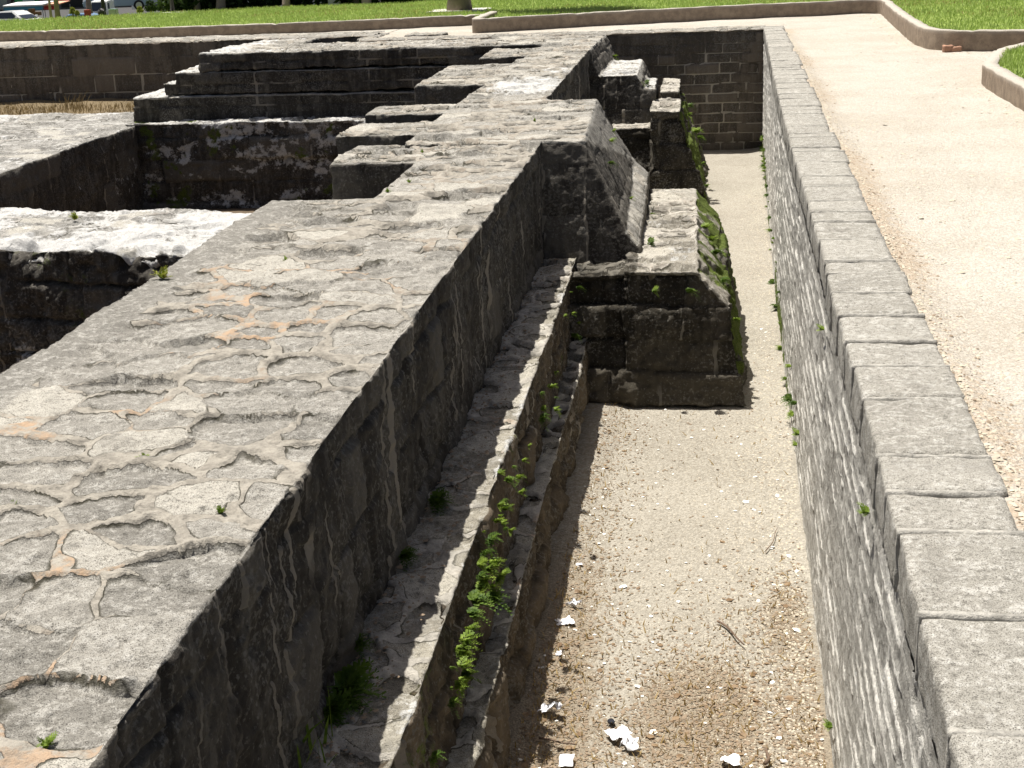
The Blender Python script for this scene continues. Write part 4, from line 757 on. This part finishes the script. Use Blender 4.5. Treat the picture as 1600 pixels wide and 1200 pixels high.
# parked cars
MAT['glass'] = plain('car_glass', (.02, .025, .04), .15); MAT['tyre'] = plain('tyre', (.02, .02, .02), .9); MAT['rim'] = plain('wheel_rim', (.5, .5, .5), .35, .7); MAT['lampw'] = plain('lamp_lens', (.7, .7, .7), .2); MAT['lampr'] = plain('tail_lens', (.4, .02, .02), .3)
def car(name, loc, rz, paint, label, cat='car', van=False, sc=1.):
    t = root(name, loc, label, cat); t.rotation_euler = (0, 0, rz); t.scale = (sc,)*3
    def p(nm, shp, mat, bev=.03, par=None): return simple(nm, shp, MAT[mat] if isinstance(mat, str) else mat, (0, 0, 0), None, None, bev, None, par or t)
    if van:
        p('body', [hull((-2.4, -.95, .35), (2.3, -.95, .35), (2.45, -.92, .95), (2.0, -.85, 2.05), (-2.4, -.88, 2.1), (-2.4, .95, .35), (2.3, .95, .35), (2.45, .92, .95), (2.0, .85, 2.05), (-2.4, .88, 2.1))], paint, .06)
        p('windscreen', [hull((2.44, -.80, 1.08), (2.44, .80, 1.08), (2.07, -.74, 1.92), (2.07, .74, 1.92), (2.40, -.8, 1.05), (2.4, .8, 1.05), (2.0, -.74, 1.92), (2.0, .74, 1.92))], 'glass', .01)
        for s_ in (-1, 1): p('side_window', [box(1.0, 1.85, s_*.925-.02, s_*.925+.02, 1.15, 1.8)], 'glass', .01)
        p('bumper', [box(2.3, 2.52, -.93, .93, .32, .55)], 'tyre', .03); wb = 1.55
    else:
        p('body', [hull(*[(x, s_*w_, z) for s_ in (-1, 1) for x, w_, z in ((-2.15, .8, .45), (-2.1, .82, .9), (-1.2, .86, .98), (.9, .86, .95), (1.95, .8, .80), (2.15, .72, .62), (2.12, .74, .34), (-2.05, .8, .3))])], paint, .06)
        p('cabin', [hull(*[(x, s_*w_, z) for s_ in (-1, 1) for x, w_, z in ((-1.75, .76, .93), (1.05, .78, .93), (-1.05, .62, 1.42), (.2, .62, 1.44))])], paint, .05)
        p('windscreen', [hull(*[(x, s_*w_, z) for s_ in (-1, 1) for x, w_, z in ((1.03, .68, .97), (.26, .56, 1.38), (.98, .66, .93), (.2, .56, 1.36))])], 'glass', .008)
        p('rear_window', [hull(*[(x, s_*w_, z) for s_ in (-1, 1) for x, w_, z in ((-1.72, .66, .97), (-1.1, .56, 1.38), (-1.66, .66, .95), (-1.03, .56, 1.36))])], 'glass', .008)
        for s_ in (-1, 1):
            p('side_window', [hull(*[(x, s_*y, z) for x, y, z in ((-1.3, .775, 1.0), (.72, .785, 1.0), (.16, .665, 1.36), (-.98, .66, 1.35), (-1.3, .73, 1.0), (.72, .73, 1.0), (.16, .6, 1.36), (-.98, .6, 1.35))])], 'glass', .008)
            p('wing_mirror', [box(.62, .80, s_*.93-.08, s_*.93+.08, .98, 1.12)], paint, .03)
            p('headlight', [box(1.9, 2.12, s_*.58-.14, s_*.58+.14, .62, .74)], 'lampw', .02); p('tail_light', [box(-2.17, -2.0, s_*.6-.14, s_*.6+.14, .7, .85)], 'lampr', .02)
        wb = 1.3
    for x in (-wb, wb):
        for s_ in (-1, 1):
            bm = bmesh.new(); bmesh.ops.create_cone(bm, cap_ends=True, segments=24, radius1=.32, radius2=.32, depth=.22); bmesh.ops.bevel(bm, geom=[e for e in bm.edges if abs(e.verts[0].co.z-e.verts[1].co.z) < .01], offset=.04, segments=2, affect='EDGES')
            bmesh.ops.rotate(bm, verts=bm.verts, matrix=Matrix.Rotation(math.pi/2, 3, 'X')); bmesh.ops.translate(bm, verts=bm.verts, vec=(x, s_*.78, .32)); me = bpy.data.meshes.new('wheel'); bm.to_mesh(me); bm.free(); wh_ = link('wheel', me, MAT['tyre'], t)
            bm = bmesh.new(); bmesh.ops.create_cone(bm, cap_ends=True, segments=20, radius1=.2, radius2=.18, depth=.24)
            bmesh.ops.rotate(bm, verts=bm.verts, matrix=Matrix.Rotation(math.pi/2, 3, 'X')); bmesh.ops.translate(bm, verts=bm.verts, vec=(x, s_*.785, .32)); me = bpy.data.meshes.new('rim'); bm.to_mesh(me); bm.free(); link('rim', me, MAT['rim'], wh_)
    return t
def paint(name, c): MAT[name] = plain(name, c, .25, .15, 0, .03); return MAT[name]
b = atpx(26, 17, 85); car('parked_car', (b.x, b.y, b.z-1.42), R(-14), paint('white_car_paint', (.75, .75, .75)), 'white car at the left edge, its bonnet just above the lawn')
b = atpx(119, 21, 84); car('parked_car', (b.x, b.y, b.z-1.44), R(178), paint('blue_car_paint', (.22, .33, .50)), 'pale blue car of which only the roof shows over the lawn')
b = atpx(185, 17, 96); car('parked_car', (b.x, b.y, b.z), R(205), paint('silver_blue_paint', (.30, .40, .50)), 'silver blue car behind the grey utility box', sc=1.1)
b = atpx(162, 26, 92); car('parked_van', (b.x, b.y, b.z-.2), R(-75), MAT['white'], 'white van facing the lawn with a dark windscreen', 'van', True, .62)
MAT['teal'] = plain('teal_canvas', (.06, .26, .38), .7, 0, 0, .3, 2); MAT['wood'] = plain('brown_crate_wood', (.24, .14, .06), .8, 0, 1, .4, 6); MAT['redc'] = plain('red_canvas', (.55, .06, .05), .7, 0, 0, .3, 2); MAT['green'] = plain('green_panel', (.03, .32, .12), .5); MAT['grey'] = plain('grey_render', (.22, .21, .21), .9, 0, .5, .35, .6); MAT['pale'+'panel'] = plain('pale_panel', (.45, .58, .58), .5); MAT['orange'] = plain('orange_canvas', (.7, .35, .22), .7)
mpp = lambda Y: Y/F*1.03
def stall(px0, px1, py0, py1, Y, mats, label):
    a_ = atpx(px0, py1, Y); e_ = atpx(px1, py1, Y); h_ = (py1-py0)*mpp(Y); w2 = (e_.x-a_.x)/2; base = -4.05
    t = root('market_stall', ((a_.x+e_.x)/2, Y, base), label, 'stall'); z = (a_.z+e_.z)/2-base
    simple('valance', [hull((-w2, -.03, z), (w2, -.03, z), (w2*.96, .03, z+h_*.7), (-w2, .03, z+h_*.7), (-w2, 0, z), (w2, 0, z), (w2, .05, z+h_*.7), (-w2, .05, z+h_*.7))], MAT[mats[0]], (0, 0, 0), None, None, .01, None, t)
    simple('roof', [hull((-w2*1.02, -.05, z+h_*.7), (w2*1.02, -.05, z+h_*.7), (-w2*1.02, 2.2, z+h_*1.25), (w2*1.02, 2.2, z+h_*1.25), (-w2*1.02, -.05, z+h_), (w2*1.02, -.05, z+h_), (-w2*1.02, 2.2, z+h_*1.35), (w2*1.02, 2.2, z+h_*1.35))], MAT[mats[1]], (0, 0, 0), None, None, .01, None, t)
    for x in (-w2*.97, w2*.97):
        for y in (.05, 2.1): V, Fc = tube([(x, y, 0), (x, y, z/2), (x, y, z+h_*.7)], [.03]*3, 8); link('pole', npmesh('pole', V, Fc), MAT['steel'], t)
stall(6, 67, 8, 16, 97, ('teal', 'white'), 'long market stall with white roof and teal blue valance'); stall(69, 90, 7, 15, 99, ('redc', 'orange'), 'short stall with a red and orange canopy')
for k, (px, py) in enumerate([(46, 24), (53, 24), (60, 24), (50, 19)]):
    b = atpx(px, py, 95.5); s_ = 6.4*mpp(95); q = simple('crate', [box(-s_/2, s_/2, -.25, .25, 0, .05), box(-s_/2, s_/2, -.25, -.2, .04, .24), box(-s_/2, s_/2, .2, .25, .04, .24), box(-s_/2, -s_/2+.04, -.2, .2, .04, .24), box(s_/2-.04, s_/2, -.2, .2, .04, .24)], MAT['wood'], b, ['leftmost brown crate under the teal stall', 'middle brown crate under the teal stall', 'rightmost brown crate under the teal stall', 'brown crate stacked on the others under the teal stall'][k], 'crate', .01)
def board(name, px0, px1, py0, py1, Y, mat, label, cat):
    a_ = atpx(px0, py1, Y); e_ = atpx(px1, py1, Y); h_ = (py1-py0)*mpp(Y); w_ = e_.x-a_.x; return simple(name, [box(0, w_, 0, .12, 0, h_)], MAT[mat], a_, label, cat, .02)
o = board('shop_board', 23, 60, -6, 4.2, 108, 'green', 'green board with a pale centre above the teal stall', 'board')
a_ = atpx(33, 3.6, 107.6); e_ = atpx(51, 3.6, 107.6); q = simple('pale_panel', [box(a_.x-o.location.x, e_.x-o.location.x, -.12, .01, .03, .42)], MAT['palepanel'], (0, 0, 0), None, None, .01, None, o)
b = atpx(178, 23, 60); u_ = root('utility_box', (b.x, b.y, b.z-.1), 'grey green utility box in front of the silver blue car', 'utility box'); s_ = 6*mpp(60)
simple('cabinet', [box(-s_, s_, -.15, .15, 0, s_*1.9)], MAT['steel'], (0, 0, 0), None, None, .02, None, u_); simple('lid', [box(-s_*1.06, s_*1.06, -.18, .18, s_*1.88, s_*2.1)], MAT['palepanel'], (0, 0, 0), None, None, .02, None, u_)
for px, py, Y, r_, mat, lab in [(80.5, 29, 58, .055, 'bark2', 'thin pale leaning trunk of a young tree by the stalls'), (91, 28, 60, .11, 'bark', 'brown young tree by the red stall'), (163, 24, 62, .085, 'black', 'dark slim street tree in front of the white van'), (140, 18, 82, .16, 'bark2', 'grey trunked tree above the rusty drum')]:
    b = atpx(px, py+3, Y); tree(b, 5.5, r_, r_*.7, (.02, 0), [(0, 0, .6), (.7, .2, .8), (-.7, .3, .7), (0, .5, 1.2)], lab, int(px)+200, mat, 'hedge')
b = atpx(162.5, 24, 61.5); simple('tree_guard', [hull((-.12, -.1, 0), (.12, -.1, 0), (.12, .1, 0), (-.12, .1, 0), (-.16, -.1, .25), (.16, -.1, .25), (.1, .1, .38), (-.1, .1, .38))], MAT['black'], (b.x, b.y-.2, b.z-.03), 'black guard round the foot of the dark street tree', 'tree guard')
b = atpx(137.5, 25, 80); bm = bmesh.new(); bmesh.ops.create_cone(bm, cap_ends=True, segments=24, radius1=.2, radius2=.2, depth=.36); bmesh.ops.translate(bm, verts=bm.verts, vec=(0, 0, .18))
for z in (.1, .25): bmesh.ops.create_cone(bm, cap_ends=True, segments=24, radius1=.215, radius2=.215, depth=.02, matrix=Matrix.Translation((0, 0, z)))
me = bpy.data.meshes.new('drum'); bm.to_mesh(me); bm.free(); MAT['rust'] = plain('rusty_paint', (.45, .10, .05), .8, 0, 1, .3, 9); tag(link('drum', me, MAT['rust'], None, (b.x, b.y, b.z)), 'rusty red drum beside the grey trunked street tree', 'drum')
board('white_gate', 206, 217, 2, 15, 100, 'white', 'blank white panel right of the silver blue car', 'panel')
bd = root('shop_building', (-55, 132, -4), 'grey shop building across the street behind the stalls', 'building')
simple('wall', [box(-40, 24, 0, 9, -.2, 9)], MAT['grey'], (0, 0, 0), None, None, .05, None, bd)
for k in range(11): simple('doorway', [box(-36+k*5.2, -33+k*5.2, -.06, .02, .1, 3.6)], MAT['black' if k % 3 else 'redc'], (0, 0, 0), None, None, .02, None, bd); simple('shutter', [box(-32.6+k*5.2, -31.2+k*5.2, -.06, .02, .1, 3.2)], MAT['steel' if k % 2 else 'white'], (0, 0, 0), None, None, .02, None, bd)
